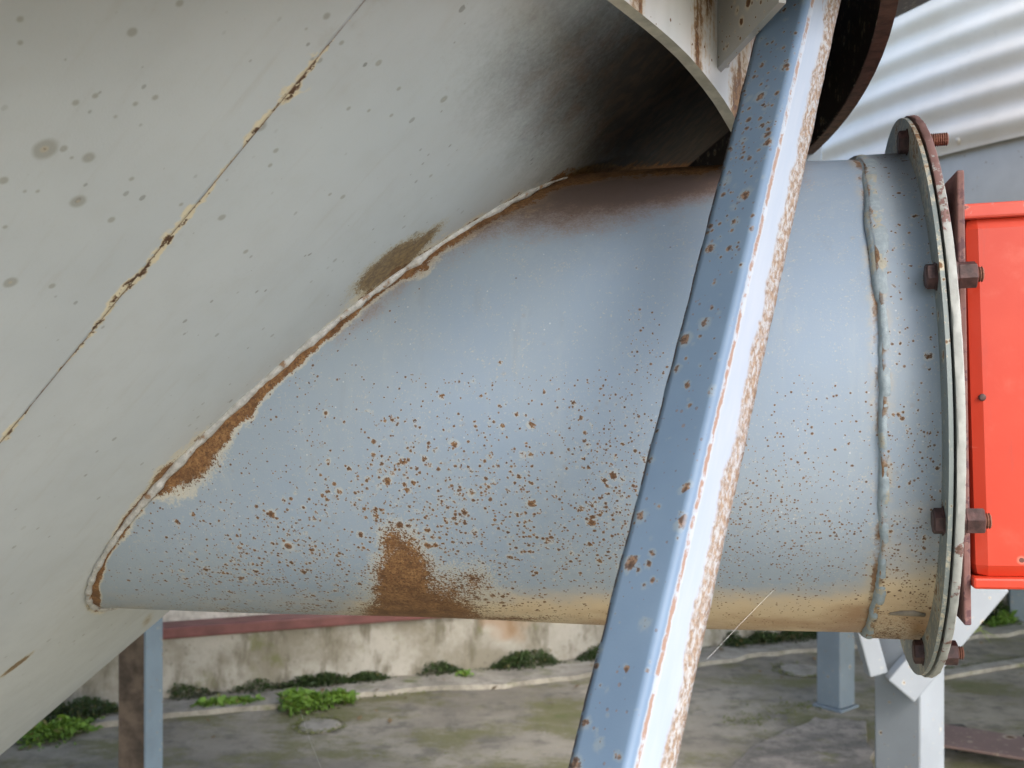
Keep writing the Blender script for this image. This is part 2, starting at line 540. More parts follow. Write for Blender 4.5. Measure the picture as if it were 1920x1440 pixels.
# weathered plate with rust runs, seen above on the hopper's underside
def streaked():
    m = Mat('streaked_white_paint')
    oc = m.oc()
    p = m.geo().outputs['Position']
    runs = m.noise(26, 4, .6, m.map(p, (1, 1, .16)))
    n1 = m.noise(170, 5, .7)
    q = m.add(runs, m.mul(m.sub(n1, .5), .28))
    c = m.mix(m.step(m.noise(14, 3, .6, m.map(p, (1, 1, .3))), .35, .65), (.76, .77, .80), (.64, .65, .67))
    c = m.mix(m.step(q, .50, .60, 0, .8), c, (.55, .42, .28))
    c = m.mix(m.step(q, .565, .63), c, m.mix(m.step(n1, .4, .6), (.10, .035, .022), RUST_L))
    c1, b1, h1 = m.spots(140, .2, rmin=.1, rmax=.35)
    c = m.mix(b1, c, RUST_M)
    return m.out(c, .55, m.bump(m.noise(240, 4, .6), .25, .001))
M_streak = streaked()
M_edge = simple('plate_edge_paint', (.46, .43, .35), .6, .25, 45)
M_skirt = rusty_paint('skirt_rust', (.040, .028, .022), .3, 60, .75)
M_rim = simple('skirt_rim_rust', (.075, .045, .03), .8, .45, 70, .4)
M_legweb = simple('leg_web_rust', (.115, .085, .062), .8, .5, 14, .4, 90)
M_legp = rusty_paint('leg_paint', (.25, .33, .40), .12, 60)
M_weld = Mat('weld_metal')
_n = M_weld.noise(140, 4, .65)
M_weld = M_weld.out(M_weld.mix(M_weld.step(M_weld.noise(60, 5, .7), .56, .66), M_weld.mix(M_weld.step(_n, .35, .65), (.34, .34, .33), (.50, .50, .49)), (.24, .15, .09)),
                    .4, M_weld.bump(_n, .5, .0015))

def collar_weld():
    m = Mat('collar_weld_paint')
    n1 = m.noise(150, 5, .7)
    c = m.mix(m.step(n1, .4, .65), (.25, .31, .35), (.31, .375, .42))
    q = m.noise(26, 5, .72)
    c = m.mix(m.step(q, .54, .60, 0, .7), c, (.40, .36, .26))
    c = m.mix(m.step(q, .63, .67), c, (.085, .048, .027))
    return m.out(c, .6, m.bump(n1, .8, .0015))
M_cweld = collar_weld()
M_flange = rusty_paint('flange_paint', (.20, .235, .235), .45, 90, .5, .40)

def flaking(name, base, under, lo, hi):
    m = Mat(name)
    p = m.geo().outputs['Position']
    z = m.xyz(p)[2]
    n1 = m.noise(48, 5, .7); n2 = m.noise(170, 4, .65)
    c = m.mix(m.step(n2, .35, .7), base, tuple(x * .88 for x in base))
    q = m.add(m.add(n1, m.mul(m.sub(n2, .5), .35)), m.step(z, lo, hi, 0, .42))
    c = m.mix(m.step(q, .60, .645), c, under)
    c = m.mix(m.step(m.add(n1, m.mul(m.sub(n2, .5), .6)), .66, .70), c, (.11, .065, .045))
    return m.out(c, .6, m.bump(m.add(m.step(q, .6, .645), m.mul(n2, .6)), .5, .0012))
M_ringw = flaking('flaking_white_paint', (.37, .385, .37), (.20, .115, .105), 1.58, 1.78)
M_gasket = simple('gasket_rubber', (.022, .022, .022), .8, .3, 80)

def purple():
    m = Mat('primer_rust')
    n1 = m.noise(30, 5, .7); n2 = m.noise(140, 5, .7)
    c = m.mix(m.step(n1, .35, .65), (.165, .075, .066), (.22, .120, .108))
    c = m.mix(m.step(m.add(n1, m.mul(m.sub(n2, .5), .9)), .50, .60, 0, .85), c, (.085, .035, .045))
    c1, b1, h1 = m.spots(110, .5, rmin=.1, rmax=.35)
    c = m.mix(m.mul(b1, .8), c, (.07, .03, .035))
    return m.out(c, .7, m.bump(n2, .4, .001))
M_purple = purple()
M_bolt = simple('bolt_rust', (.060, .029, .027), .6, .5, 120, .5, 300)
M_stud = simple('thread_rust', (.17, .075, .05), .65, .4, 160, .4, 300)

def red():
    m = Mat('red_paint')
    n1 = m.noise(7, 4, .6); n2 = m.noise(260, 4, .7)
    c = m.mix(m.step(n1, .3, .7), (.47, .032, .010), (.52, .048, .020))
    c = m.mix(m.step(m.noise(22, 5, .65), .52, .75, 0, .30), c, (.60, .15, .10))
    c = m.mix(m.step(m.noise(70, 5, .7, m.map(m.oc(), (1, 1, .15))), .56, .72, 0, .35), c, (.34, .045, .03))
    c = m.mix(m.step(m.noise(90, 2, .6, m.map(m.oc(), (.12, .12, 1))), .71, .74, 0, .5), c, (.60, .24, .19))
    c1, b1, h1 = m.spots(26, .10, rmin=.02, rmax=.12, wob=.08)
    c = m.mix(m.mul(h1, .4), c, (.75, .32, .24))
    c = m.mix(b1, c, (.12, .04, .03))
    return m.out(c, .42, m.bump(m.add(m.mul(n2, .2), m.noise(12, 2)), .15, .002))
M_red = red()
def redlip():
    m = Mat('red_lip_paint')
    n1 = m.noise(38, 5, .7)
    c = m.mix(m.step(m.noise(9, 3), .35, .65), (.50, .042, .022), (.56, .085, .055))
    c = m.mix(m.step(n1, .56, .60, 0, .6), c, (.50, .20, .16))
    c = m.mix(m.step(n1, .60, .64), c, (.17, .075, .075))
    return m.out(c, .5, m.bump(n1, .3, .001))
M_redlip = redlip()

def strut_mat():
    m = Mat('strut_paint')
    u = m.attr('u'); t = m.attr('t')
    v2 = m.comb(m.mul(u, .0405), t, 0.0)
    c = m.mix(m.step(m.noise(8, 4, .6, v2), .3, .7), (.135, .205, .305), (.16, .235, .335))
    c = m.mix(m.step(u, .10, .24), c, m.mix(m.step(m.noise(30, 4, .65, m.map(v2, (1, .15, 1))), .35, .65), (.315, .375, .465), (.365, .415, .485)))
    left = m.ma('LESS_THAN', u, -.02)
    # rusty worn band near the free edge of the right flange
    worm = m.noise(330, 4, .7, m.map(v2, (1, .5, 1)), .4)
    edge = m.add(u, m.mul(m.sub(m.noise(60, 4, .65, v2), .5), .22))
    vary = m.mul(m.sub(m.noise(16, 4, .65, m.comb(0.0, t, 0.0)), .5), .45)
    edge = m.add(edge, vary)
    band = m.step(edge, .62, .72)
    wr = m.mul(band, m.step(m.add(worm, m.mul(vary, .25)), .36, .60))
    c = m.mix(m.mul(band, .5), c, (.42, .39, .34))
    c = m.mix(m.mul(wr, .88), c, m.mix(m.step(m.noise(300, 3, .6, v2), .35, .65), (.17, .105, .06), (.29, .195, .12)))
    # rust line where the bend starts
    ln = m.ma('ABSOLUTE', m.add(m.sub(u, .20), m.mul(m.sub(m.noise(90, 4, .65, v2), .5), .12)))
    lm = m.mul(m.step(ln, .055, .02), m.step(m.noise(45, 4, .7, v2), .44, .54))
    c = m.mix(m.step(ln, .075, .05, 0, .4), c, (.50, .53, .56))
    c = m.mix(m.mul(lm, .85), c, (.27, .15, .09))
    sc = m.mul(m.step(m.noise(70, 3, .6, m.map(v2, (1, .25, 1))), .70, .76), m.ma('GREATER_THAN', u, .1))
    c = m.mix(m.mul(sc, .8), c, RUST_L)
    # spots with grey-green haloes on the left flange
    den = m.attr('spd')
    c1, b1, h1 = m.spots(95, m.mul(den, .55), v2, rmin=.08, rmax=.42, wob=.75, wscale=300, halo=1.7)
    c2, b2, h2 = m.spots(190, m.mul(m.attr('spf'), .85), v2, rmin=.14, rmax=.42, wob=.35, wscale=520, halo=1.6)
    c3, b3, h3 = m.spots(280, m.add(.22, m.mul(m.attr('spf'), .55)), v2, rmin=.10, rmax=.36, wob=.2)
    c = m.mix(m.mul(m.mul(m.mx(h1, m.mul(h2, .7)), .38), m.step(u, .1, -.05)), c, (.32, .35, .32))
    body = m.mx(m.mul(b1, .85), m.mx(m.mul(b2, .8), m.mul(b3, .5)))
    body = m.mul(body, m.step(u, .1, -.05))
    c = m.mix(body, c, m.mix(m.step(m.noise(300, 3, .6, v2), .4, .6), (.10, .052, .03), (.25, .14, .07)))
    c = m.mix(m.mul(m.mul(m.mx(c1, c2), left), .7), c, (.05, .028, .02))
    eg = m.mul(m.step(u, -.955, -.975), m.step(m.noise(50, 4, .7, v2), .4, .52))
    c = m.mix(m.mul(eg, .8), c, (.07, .04, .03))
    nr = m.bump(m.add(m.add(m.mul(wr, .7), m.mul(body, .5)), m.mul(m.noise(500, 2, .6, v2), .2)), .35, .001)
    return m.out(c, m.add(.52, m.mul(m.mx(wr, body), .3)), nr, spec=.35)
M_strut = strut_mat()

def galv():
    m = Mat('galvanised_sheet')
    n1 = m.noise(6, 5, .6); n2 = m.noise(150, 3, .6)
    c = m.mix(m.step(n1, .3, .7), (.73, .665, .56), (.79, .735, .64))
    c = m.mix(m.step(m.noise(38, 5, .7), .55, .8, 0, .25), c, (.40, .36, .29))
    return m.out(c, m.step(n1, .3, .7, .38, .48), m.bump(n2, .08, .001), .0, .3)
M_galv = galv()
M_ring = rusty_paint('ring_beam_paint', (.54, .55, .535), .04, 55, .5)
M_stand = rusty_paint('stand_paint', (.28, .315, .355), .10, 60, .5)
M_postb = rusty_paint('post_paint', (.20, .25, .29), .15, 50, .55)

def concrete(name, dark, light, moss, mossk, scale=2.0, coarse=1.0):
    m = Mat(name)
    p = m.geo().outputs['Position']
    a = m.noise(scale, 6, .62, p); b = m.noise(scale * 6, 5, .65, p); d = m.noise(90, 4, .7, p)
    c = m.mix(m.step(a, .33, .66), dark, light)
    c = m.mix(m.step(b, .40, .70, 0, .6), c, tuple(x * .55 for x in dark))
    c = m.mix(m.step(d, .5, .75, 0, .35), c, tuple(min(1, x * 1.5) for x in light))
    mm = m.noise(scale * 1.7, 6, .68, m.map(p, (1, 1.6, 1), (0, 0, .3)))
    c = m.mix(m.step(mm, 1 - mossk - .08, 1 - mossk + .08, 0, .85), c, moss)
    return m.out(c, .85, m.bump(m.add(b, m.mul(d, .5)), .4, .006 * coarse))
def yard_mat():
    m = Mat('yard_concrete')
    p = m.geo().outputs['Position']
    a = m.noise(1.1, 6, .66, p); b = m.noise(7, 6, .68, p); d = m.noise(55, 5, .72, p); e = m.noise(170, 3, .7, p)
    c = m.mix(m.step(a, .34, .62), (.200, .180, .140), (.345, .310, .240))
    c = m.mix(m.step(b, .46, .66, 0, .65), c, (.105, .098, .078))
    mo = m.add(m.noise(1.9, 6, .7, m.map(p, (1, 1.5, 1), (0, 0, .3))), m.mul(m.sub(d, .5), .25))
    c = m.mix(m.step(mo, .46, .62, 0, .85), c, (.150, .145, .052))
    c = m.mix(m.step(mo, .62, .70, 0, .6), c, (.10, .125, .03))
    c = m.mix(m.step(d, .58, .70, 0, .55), c, (.46, .42, .34))
    c = m.mix(m.step(e, .58, .72, 0, .5), c, (.07, .065, .05))
    ck, _ = m.vor(.75, m.map(p, (1, 1, .01)), feature='DISTANCE_TO_EDGE')
    ck = m.add(ck, m.mul(m.sub(b, .5), .10))
    cr = m.step(ck, .016, .004)
    c = m.mix(m.mul(m.mul(cr, .45), m.step(b, .5, .6)), c, (.06, .065, .03))
    h = m.sub(m.add(b, m.mul(d, .7)), m.mul(cr, .5))
    return m.out(c, .88, m.bump(h, .6, .006))
M_yard = yard_mat()
M_strip = concrete('pale_concrete', (.27, .25, .205), (.41, .38, .315), (.13, .15, .045), .38, 3.0)
M_slab = concrete('rough_slab', (.10, .095, .08), (.28, .25, .21), (.12, .12, .04), .36, 4.0)
def plaster():
    m = Mat('stained_render')
    p = m.geo().outputs['Position']
    z = m.xyz(p)[2]
    a = m.noise(3.2, 6, .65, p); b = m.noise(9, 5, .65, m.map(p, (1, 1, .35))); d = m.noise(30, 5, .7, p)
    c = m.mix(m.step(a, .36, .62), (.26, .24, .19), (.45, .43, .385))
    c = m.mix(m.step(b, .47, .66, 0, .8), c, (.14, .125, .085))
    c = m.mix(m.step(d, .56, .72, 0, .5), c, (.12, .11, .08))
    c = m.mix(m.step(m.noise(5.5, 4, .6, p), .58, .72, 0, .7), c, (.16, .17, .06))
    c = m.mix(m.step(m.noise(2.1, 3, .6, p), .60, .72, 0, .6), c, (.34, .20, .10))
    return m.out(c, .9, m.bump(d, .5, .006))
M_plaster = plaster()
M_white = concrete('white_render', (.50, .49, .45), (.68, .66, .62), (.25, .24, .2), .28, 5)
M_maroon = simple('maroon_paint', (.17, .062, .058), .5, .25, 9)

def leafy(name, a, b):
    m = Mat(name)
    inf = m.n('ShaderNodeObjectInfo')
    c = m.mix(m.step(m.noise(22, 3, .6), .3, .7), a, b)
    c = m.mix(m.step(m.attr('tip'), 0, 1, 0, .6), c, tuple(min(1, x * 1.7) for x in b))
    c = m.mix(m.step(m.attr('tip'), 1.4, 1.6, 0, .8), c, (.20, .15, .06))
    m.set(m.b.inputs['Subsurface Weight'], .0)
    return m.out(c, .6)
M_moss = leafy('dark_moss', (.020, .040, .010), (.042, .075, .016))
M_weed = leafy('fresh_weed', (.085, .17, .020), (.15, .26, .035))
M_grass = leafy('pale_grass', (.20, .26, .08), (.32, .36, .14))
M_plank = rusty_paint('old_steel', (.20, .13, .11), .5, 20, .6)
M_soot = simple('rubble_dark', (.05, .048, .04), .9, .5, 20, .5, 60, bdist=.01)
M_web = simple('spider_silk', (.7, .7, .68), .4, .05)

# ------------------------------------------------------------------ setting: yard, kerb strip
def slab_mesh(name, x0, x1, y0, y1, n, mat, amp, seed):
    rng = np.random.default_rng(seed)
    xs = np.linspace(x0, x1, n); ys = np.linspace(y0, y1, n)
    X, Y = np.meshgrid(xs, ys, indexing='ij')
    Z = np.zeros_like(X)
    for k in range(14):
        a, b, p = rng.normal(0, 1.2, 3)
        Z += amp / 5 * np.sin(a * X + b * Y + 6 * p)
    Z -= max(0, Z.max())
    v = np.stack([X, Y, Z - H], -1).reshape(-1, 3)
    return mesh_obj(name, v, grid_faces(n, n), mat, None, True)
yard = slab_mesh('yard_ground', -150, 150, -150, 150, 60, M_yard, .0, 3)
tag(yard, kind='structure')

# wall line along the back of the yard
W0 = onground(310, 1318); W1 = onground(1115, 1240)
wd_ = unit(np.array([W1[0] - W0[0], W1[1] - W0[1], 0.0]))
wn_ = V(-wd_[1], wd_[0], 0)          # away from the viewer
def wl(t, off=0.0, z=0.0):
    p = W0 + wd_ * t + wn_ * off
    return V(p[0], p[1], z - H)
def strip_geo(t0, t1, f_in, f_out, z, n=80, seed=1, top=0.0):
    """flat strip with an uneven front edge, along the wall foot"""
    rng = random.Random(seed)
    g = Geo(); vs = []; fs = []
    for i in range(n + 1):
        t = t0 + (t1 - t0) * i / n
        o1 = f_out + rng.uniform(-.02, .02) + .03 * math.sin(t * 2.3) + .02 * math.sin(t * 6.1 + 1)
        zz = z + rng.uniform(-.002, .002)
        vs += [wl(t, f_in, zz), wl(t, o1, zz), wl(t, o1 - .012, -.02)]
    for i in range(n):
        a = i * 3; b = a + 3
        fs += [(a, b, b + 1, a + 1), (a + 1, b + 1, b + 2, a + 2)]
    return g.add(vs, fs)
ks = strip_geo(-9, 16, .02, -.27, .022, 260).build('kerb_strip', M_strip, None)
tag(ks, kind='structure')

# ------------------------------------------------------------------ low wall
wall = root('boundary_wall', wl(2.0), 'low stained concrete wall with a maroon coping and white render above, across the back of the yard', 'wall')
Geo().box((wl(3.5, .10) + wl(3.5, .10, .305)) / 2, wd_ * 12.5, wn_ * .10, V(0, 0, .1525)).build('wall_base', M_plaster, wall)
Geo().box(wl(3.5, .085, .332), wd_ * 12.5, wn_ * .12, V(0, 0, .027)).build('coping', M_maroon, wall, bevel=.008)
Geo().box(wl(3.5, .16, .91), wd_ * 12.5, wn_ * .06, V(0, 0, .55)).build('upper_render', M_white, wall)

# ------------------------------------------------------------------ corrugated silo (right)
SC = V(3.877, 4.375, 0); SR = 2.785; SZ = .704; PITCH = .10
silo = root('corrugated_silo', V(SC[0], SC[1], -H), 'round galvanised silo with corrugated walls above a smooth grey ring, behind the red housing', 'silo')
az0 = math.atan2(-SC[1], -SC[0])
def silo_shell():
    n_ph = 420; zs = np.arange(0, 14.0, 1 / 14.0)
    ph = az0 + np.concatenate([np.linspace(-.75, .75, 300), np.linspace(.78, 2 * math.pi - .78, 120)])
    prof = .5 - .5 * np.cos(2 * math.pi * zs)
    amp = .0165
    rr = SR - .008 + amp * prof
    P_, Q_ = np.meshgrid(zs, ph, indexing='ij')
    rg = np.repeat(rr[:, None], n_ph, 1)
    v = np.stack([SC[0] + rg * np.cos(Q_), SC[1] + rg * np.sin(Q_), SZ + PITCH * P_], -1).reshape(-1, 3)
    return mesh_obj('corrugated_sheet', v, grid_faces(len(zs), n_ph, True), M_galv, silo, True)
silo_shell()
Geo().lathe(V(SC[0], SC[1], SZ), V(0, 0, 1), [(-.52, SR - .05), (-.51, SR - .022), (.012, SR - .022), (.012, SR - .06)], 200, False).build('ring_beam', M_ring, silo, auto=.6)
Geo().lathe(V(SC[0], SC[1], SZ), V(0, 0, 1), [(-.50, SR - .06), (-1.4, .35)], 96, True).build('discharge_cone', M_ring, silo, smooth=True)
Geo().lathe(V(SC[0], SC[1], SZ + 1.39), V(0, 0, 1), [(0, SR + .03), (.5, .3)], 96, True).build('roof', M_galv, silo, smooth=True)
bolt_dome = None
rb_ = ray(1793, 262); tt = .735 / rb_[2]; bp = rb_ * tt
a_b = math.atan2(bp[1] - SC[1], bp[0] - SC[0])
for k in range(-9, 14):
    a = a_b + k * .128
    ax = V(math.cos(a), math.sin(a), 0)
    c = SC + ax * (SR - .006) + V(0, 0, SZ + .034)
    if bolt_dome is None:
        bolt_dome = Geo().lathe(V(0, 0, 0), V(1, 0, 0), [(0, .017), (.004, .017), (.0045, .011), (.009, .0095), (.012, .005)], 14, True).build('sheet_bolt', M_galv, None, smooth=True, lift=False)
        o = bolt_dome
    else:
        o = bolt_dome.copy(); COL.objects.link(o)
    o.location = (c[0], c[1], c[2] + H); o.rotation_euler = (0, 0, a)
    adopt(o, silo)
def box_post(g, p, ax, ay, z0, z1):
    ax = np.asarray(ax, float); ay = np.asarray(ay, float)
    return g.box(V(p[0], p[1], (z0 + z1) / 2), ax, ay, V(0, 0, (z1 - z0) / 2))
# silo legs: the one at the left of the ring stands in view
lg = onground(1567, 1325)
lang = math.atan2(lg[1] - SC[1], lg[0] - SC[0]); lrad = math.hypot(lg[0] - SC[0], lg[1] - SC[1])
for k in range(6):
    a = lang + k * math.pi / 3
    p = SC + lrad * V(math.cos(a), math.sin(a), 0)
    if k and p[1] < 3.4: continue
    fx = V(math.cos(a + .95), math.sin(a + .95), 0); fy = V(-fx[1], fx[0], 0)
    g = box_post(Geo(), p, fx * .062, fy * .062, -H + .012, SZ - .3)
    lego = g.build('leg', M_postb, silo, bevel=.006)
    Geo().box(V(p[0], p[1], -H + .006), fx * .075, fy * .075, V(0, 0, .006)).build('foot_plate', M_postb, lego, bevel=.002)

# ------------------------------------------------------------------ stand with knee braces (right, behind the flange)
sp_ = V(.3725 * 2.56, 2.56, 0)
stand = root('support_stand', V(sp_[0], sp_[1], -H), 'pale steel column with two welded knee braces, standing below the duct flange', 'support stand')
ca = R(38)
ux = V(math.cos(ca), math.sin(ca), 0); uy = V(-math.sin(ca), math.cos(ca), 0)
box_post(Geo(), sp_, ux * .052, uy * .062, -H + .012, -.30).build('column', M_stand, stand, bevel=.006)
Geo().box(V(sp_[0], sp_[1], -H + .006), ux * .12, uy * .12, V(0, 0, .006)).build('foot_plate', M_stand, stand, bevel=.002)
Geo().box(V(sp_[0] + .35, sp_[1] + .0, -.25), V(.95, 0, 0), V(0, .06, 0), V(0, 0, .05)).build('cross_beam', M_stand, stand, bevel=.006)
def flat_bar(p, q, w_, th_):
    d = unit(q - p); side = unit(np.cross(d, V(0, 1, 0))); nn_ = np.cross(side, d)
    return Geo().box((p + q) / 2, d * np.linalg.norm(q - p) / 2, side * w_, nn_ * th_)
flat_bar(at(1685, 1293, 2.49), at(1862, 1085, 2.49), .040, .018).build('knee_brace', M_stand, stand, bevel=.004)
flat_bar(at(1643, 1262, 2.52), at(1604, 1120, 2.52), .022, .022).build('knee_brace', M_stand, stand, bevel=.004)

# ------------------------------------------------------------------ hopper
ZTOP = .418
hop = root('steel_hopper', V(APEX[0], APEX[1], -H), 'large grey painted steel hopper cone with a rust speckled side duct welded into it', 'hopper')
weld_px = [(185, 1135), (180, 1100), (195, 1050), (220, 1000), (270, 930), (330, 880), (400, 815), (470, 755), (560, 670), (670, 575), (780, 490), (890, 418), (1000, 362), (1060, 340), (1160, 322), (1340, 312)]
SEAMZ = [(-.5, .2)]
def cone_plate(ph0, ph1, off, dense, zlo, zhi, edge=None):
    if dense:
        ph = np.unique(np.concatenate([np.linspace(ph0, ph1, max(40, int((ph1 - ph0) / .0032))), SEAM + np.linspace(0, .02, 14) * (1 if ph0 >= SEAM - 1e-6 else -1)]))
        ph = ph[(ph >= ph0) & (ph <= ph1)]
        z = np.concatenate([np.linspace(zlo, -.72, 12)[:-1], np.linspace(-.72, zhi, 260)])
    else:
        ph = np.linspace(ph0, ph1, max(4, int((ph1 - ph0) / .03))); z = np.linspace(zlo, zhi, 30)
    Z, Pm = np.meshgrid(z, ph, indexing='ij')
    rng = np.random.default_rng(int(abs(ph0) * 100) + 1)
    wob = sum(.0003 * np.sin(rng.uniform(1, 9) * Pm + rng.uniform(2, 9) * Z + rng.uniform(0, 6)) for _ in range(6)) - .003
    v = cone_pt(Pm, Z, off + wob).reshape(-1, 3)
    # back skin so the plate has its thickness
    px, py = project(np.where(v[:, 1:2] < .05, np.array([[0, .05, 0]]), v))
    d, wv = polydist(px, py, weld_px, [13, 12, 8, 8, 10, 20, 16, 12, 12, 16, 13, 10, 12, 16, 16, 10])
    d = np.abs(d)
    pat = np.maximum.reduce([1.25 * blob(px, py, 730, 492, 135, 34, -.66), 1.1 * blob(px, py, 775, 462, 110, 17, -.72), 1.15 * blob(px, py, 303, 895, 62, 21, -.75), 1.2 * blob(px, py, 390, 825, 90, 10, -.75),
                             1.4 * blob(px, py, 1105, 322, 75, 22, -.25), .9 * blob(px, py, 172, 1128, 26, 16, -.9), 1.1 * blob(px, py, 28, 1245, 62, 6, -.66), .62 * blob(px, py, 275, 1160, 30, 12, -1.0)])
    pat = np.where(v[:, 1] < .2, 0, pat)
    sd_ = ((Z - APEX[2]) * TA * (Pm - SEAM)).ravel()
    # the joint is rusted only part of the way up
    sx = [(-50, .7), (10, 1.1), (70, .55), (180, .6), (200, 1.0), (270, 1.25), (350, 1.1), (430, .8), (470, 1.1), (540, 1.6), (580, 1.9), (600, .5), (640, .35), (800, .3)]
    sa = np.interp(px, [q[0] for q in sx], [q[1] for q in sx])
    spk = np.clip(1 - np.abs(d) / 130, 0, 1) * (px > 300) + .5 * blob(px, py, 700, 420, 300, 130, -.7)
    n, m_ = len(z), len(ph)
    att = dict(weldd=d, weldw=np.maximum(wv, 1), patch=pat, seamd=sd_, slant=(Z - APEX[2]).ravel() / math.cos(ALPHA), seama=sa, speck=spk, burnt_shade=np.where(v[:, 1] < .2, 0, np.maximum(1.25 * blob(px, py, 1420, 190, 620, 330, .1), 1.3 * blob(px, py, 1170, 315, 150, 45, -.2))))  # last mask: painted pocket shade and scorched rust at the upper right
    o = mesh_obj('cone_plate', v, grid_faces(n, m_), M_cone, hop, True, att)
    so = o.modifiers.new('thickness', 'SOLIDIFY'); so.thickness = .004; so.offset = 0
    return o
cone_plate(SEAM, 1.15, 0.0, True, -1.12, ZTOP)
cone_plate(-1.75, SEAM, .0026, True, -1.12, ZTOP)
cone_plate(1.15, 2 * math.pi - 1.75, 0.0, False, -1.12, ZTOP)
Geo().lathe(V(APEX[0], APEX[1], 0), V(0, 0, 1), [(-1.30, .16), (-1.28, .66), (-1.10, .66), (-1.10, .55)], 48, True).build('outlet', M_legp, hop, auto=.5)
# vessel skirt; the unseen flare above is added to shade duct and cone
Geo().lathe(V(APEX[0], APEX[1], 0), V(0, 0, 1), [(.318, 2.42), (.318, 2.432), (.60, 2.432), (.90, 3.15), (1.10, 3.15), (1.5, .4), (1.49, .38), (1.09, 3.13), (.91, 3.13), (.61, 2.42)], 256, False).build('skirt_shade_flare', M_skirt, hop, auto=.5)
gr_ = Geo()
gr_.lathe(V(APEX[0], APEX[1], 0), V(0, 0, 1), [(.3135, 2.4195), (.3135, 2.4335), (.322, 2.4335)], 256, False).build('skirt_rim', M_rim, hop, auto=.8)
# hopper legs on the vessel's circle
hl = V(-.3425 * 3.805, 3.805, 0)
ha = math.atan2(hl[1] - APEX[1], hl[0] - APEX[0])
for k in range(3):
    a = ha + k * math.pi / 2.6
    p = V(APEX[0], APEX[1], 0) + 2.36 * V(math.cos(a), math.sin(a), 0)
    dl, dr = (V(-.972, .218, 0), V(.218, .972, 0)) if k == 0 else (V(math.cos(a + .7), math.sin(a + .7), 0), V(-math.sin(a + .7), math.cos(a + .7), 0))
    zm, zh = (-H + .012 + .33) / 2, (.33 + H - .012) / 2
    lo_ = Geo().box(V(*(p + dl * .056)[:2], zm), dl * .050, dr * .004, V(0, 0, zh)).build('leg', M_legweb, hop)
    Geo().box(V(*(p + dr * .051)[:2], zm), dr * .055, dl * .004, V(0, 0, zh)).build('leg_flange', M_legp, lo_)
    Geo().box(V(*(p + dl * .05 + dr * .05)[:2], -H + .006), V(.1, 0, 0), V(0, .1, 0), V(0, 0, .006)).build('foot_plate', M_legp, lo_)

# light plate with an arched lower edge under the vessel, and its rib
def plate_pt(px, py):
    # vertical plane through two measured points
    a = at(1170, 0, .72); b = at(1420, 210, .95)
    nrm_ = unit(V(b[1] - a[1], -(b[0] - a[0]), 0))
    r_ = ray(px, py)
    return r_ * ((a @ nrm_) / (r_ @ nrm_)), nrm_
arc = [(-500, -90), (0, -95), (400, -112), (700, -120), (900, -112), (1020, -88), (1100, -48), (1170, 0), (1200, 24), (1232, 50), (1262, 76), (1292, 105), (1318, 135), (1340, 163), (1358, 188), (1374, 214), (1392, 246), (1405, 275)]  # stretch left of the visible arch is added, unseen, to shade the cone
poly = [plate_pt(*q)[0] for q in arc]
pn = plate_pt(1300, 0)[1]
e_ = unit(poly[-1] - poly[0]); 
hd = unit(V(poly[-1][0] - poly[0][0], poly[-1][1] - poly[0][1], 0))
p_r = poly[-1] + hd * .05; p_r2 = V(p_r[0], p_r[1], .40); p_l2 = V(poly[0][0], poly[0][1], .46)
p_r2b = V(p_r[0] - hd[0] * .0, p_r[1] - hd[1] * .0, .415)
full = poly + [p_r, p_r2b, p_l2]
plate = Geo().prism(full, -pn * .010).build('arched_plate', M_streak, hop)
plate.data.materials.append(M_edge)
for f in plate.data.polygons:
    if abs(f.normal @ Vector(pn)) < .5: f.material_index = 1
ra = plate_pt(1352, 136)[0]; rt = V(ra[0], ra[1], .41)
rb = at(1412, 72, (ra[1]) - .05)
out_ = unit(V(rb[0] - ra[0], rb[1] - ra[1], 0))
L_ = .10
slope = (rb[2] - ra[2]) / math.hypot(rb[0] - ra[0], rb[1] - ra[1])
rp = [ra, ra + out_ * L_ + V(0, 0, slope * L_), V(*(rt + out_ * L_)[:2], .41), rt]
rth = unit(np.cross(out_, V(0, 0, 1)))
rib = Geo().prism(rp, rth * .006).build('rib', rusty_paint('rib_paint', (.42, .43, .43), .5, 90, .5), hop)
# weld fillet at the rib's toe
Geo().tube([ra + V(0, 0, .004) - pn * 0 + pn * .003, ra + V(0, 0, .03) + pn * .003, ra + V(0, 0, .07) + pn * .003], [.004, .005, .004], 8).build('weld_fillet', M_weld, plate, smooth=True)
# added plate, unseen behind the strut, keeping light from the right out of the pocket
wp = [at(1396, 312, .97), at(1428, 309, 1.62), at(1428, 309, 1.62) * V(1, 1, 0) + V(0, 0, .44), at(1396, 312, .97) * V(1, 1, 0) + V(0, 0, .40)]
Geo().prism(wp, V(.008, -.002, 0)).build('light_block_plate', M_skirt, hop)
# small lug under the rim
lp = at(1524, 262, 1.46)
g = Geo().box(lp + V(0, 0, -.012), V(.012, 0, 0), V(0, .006, 0), V(0, 0, .035)); g.build('lug', M_legp, hop, bevel=.003)

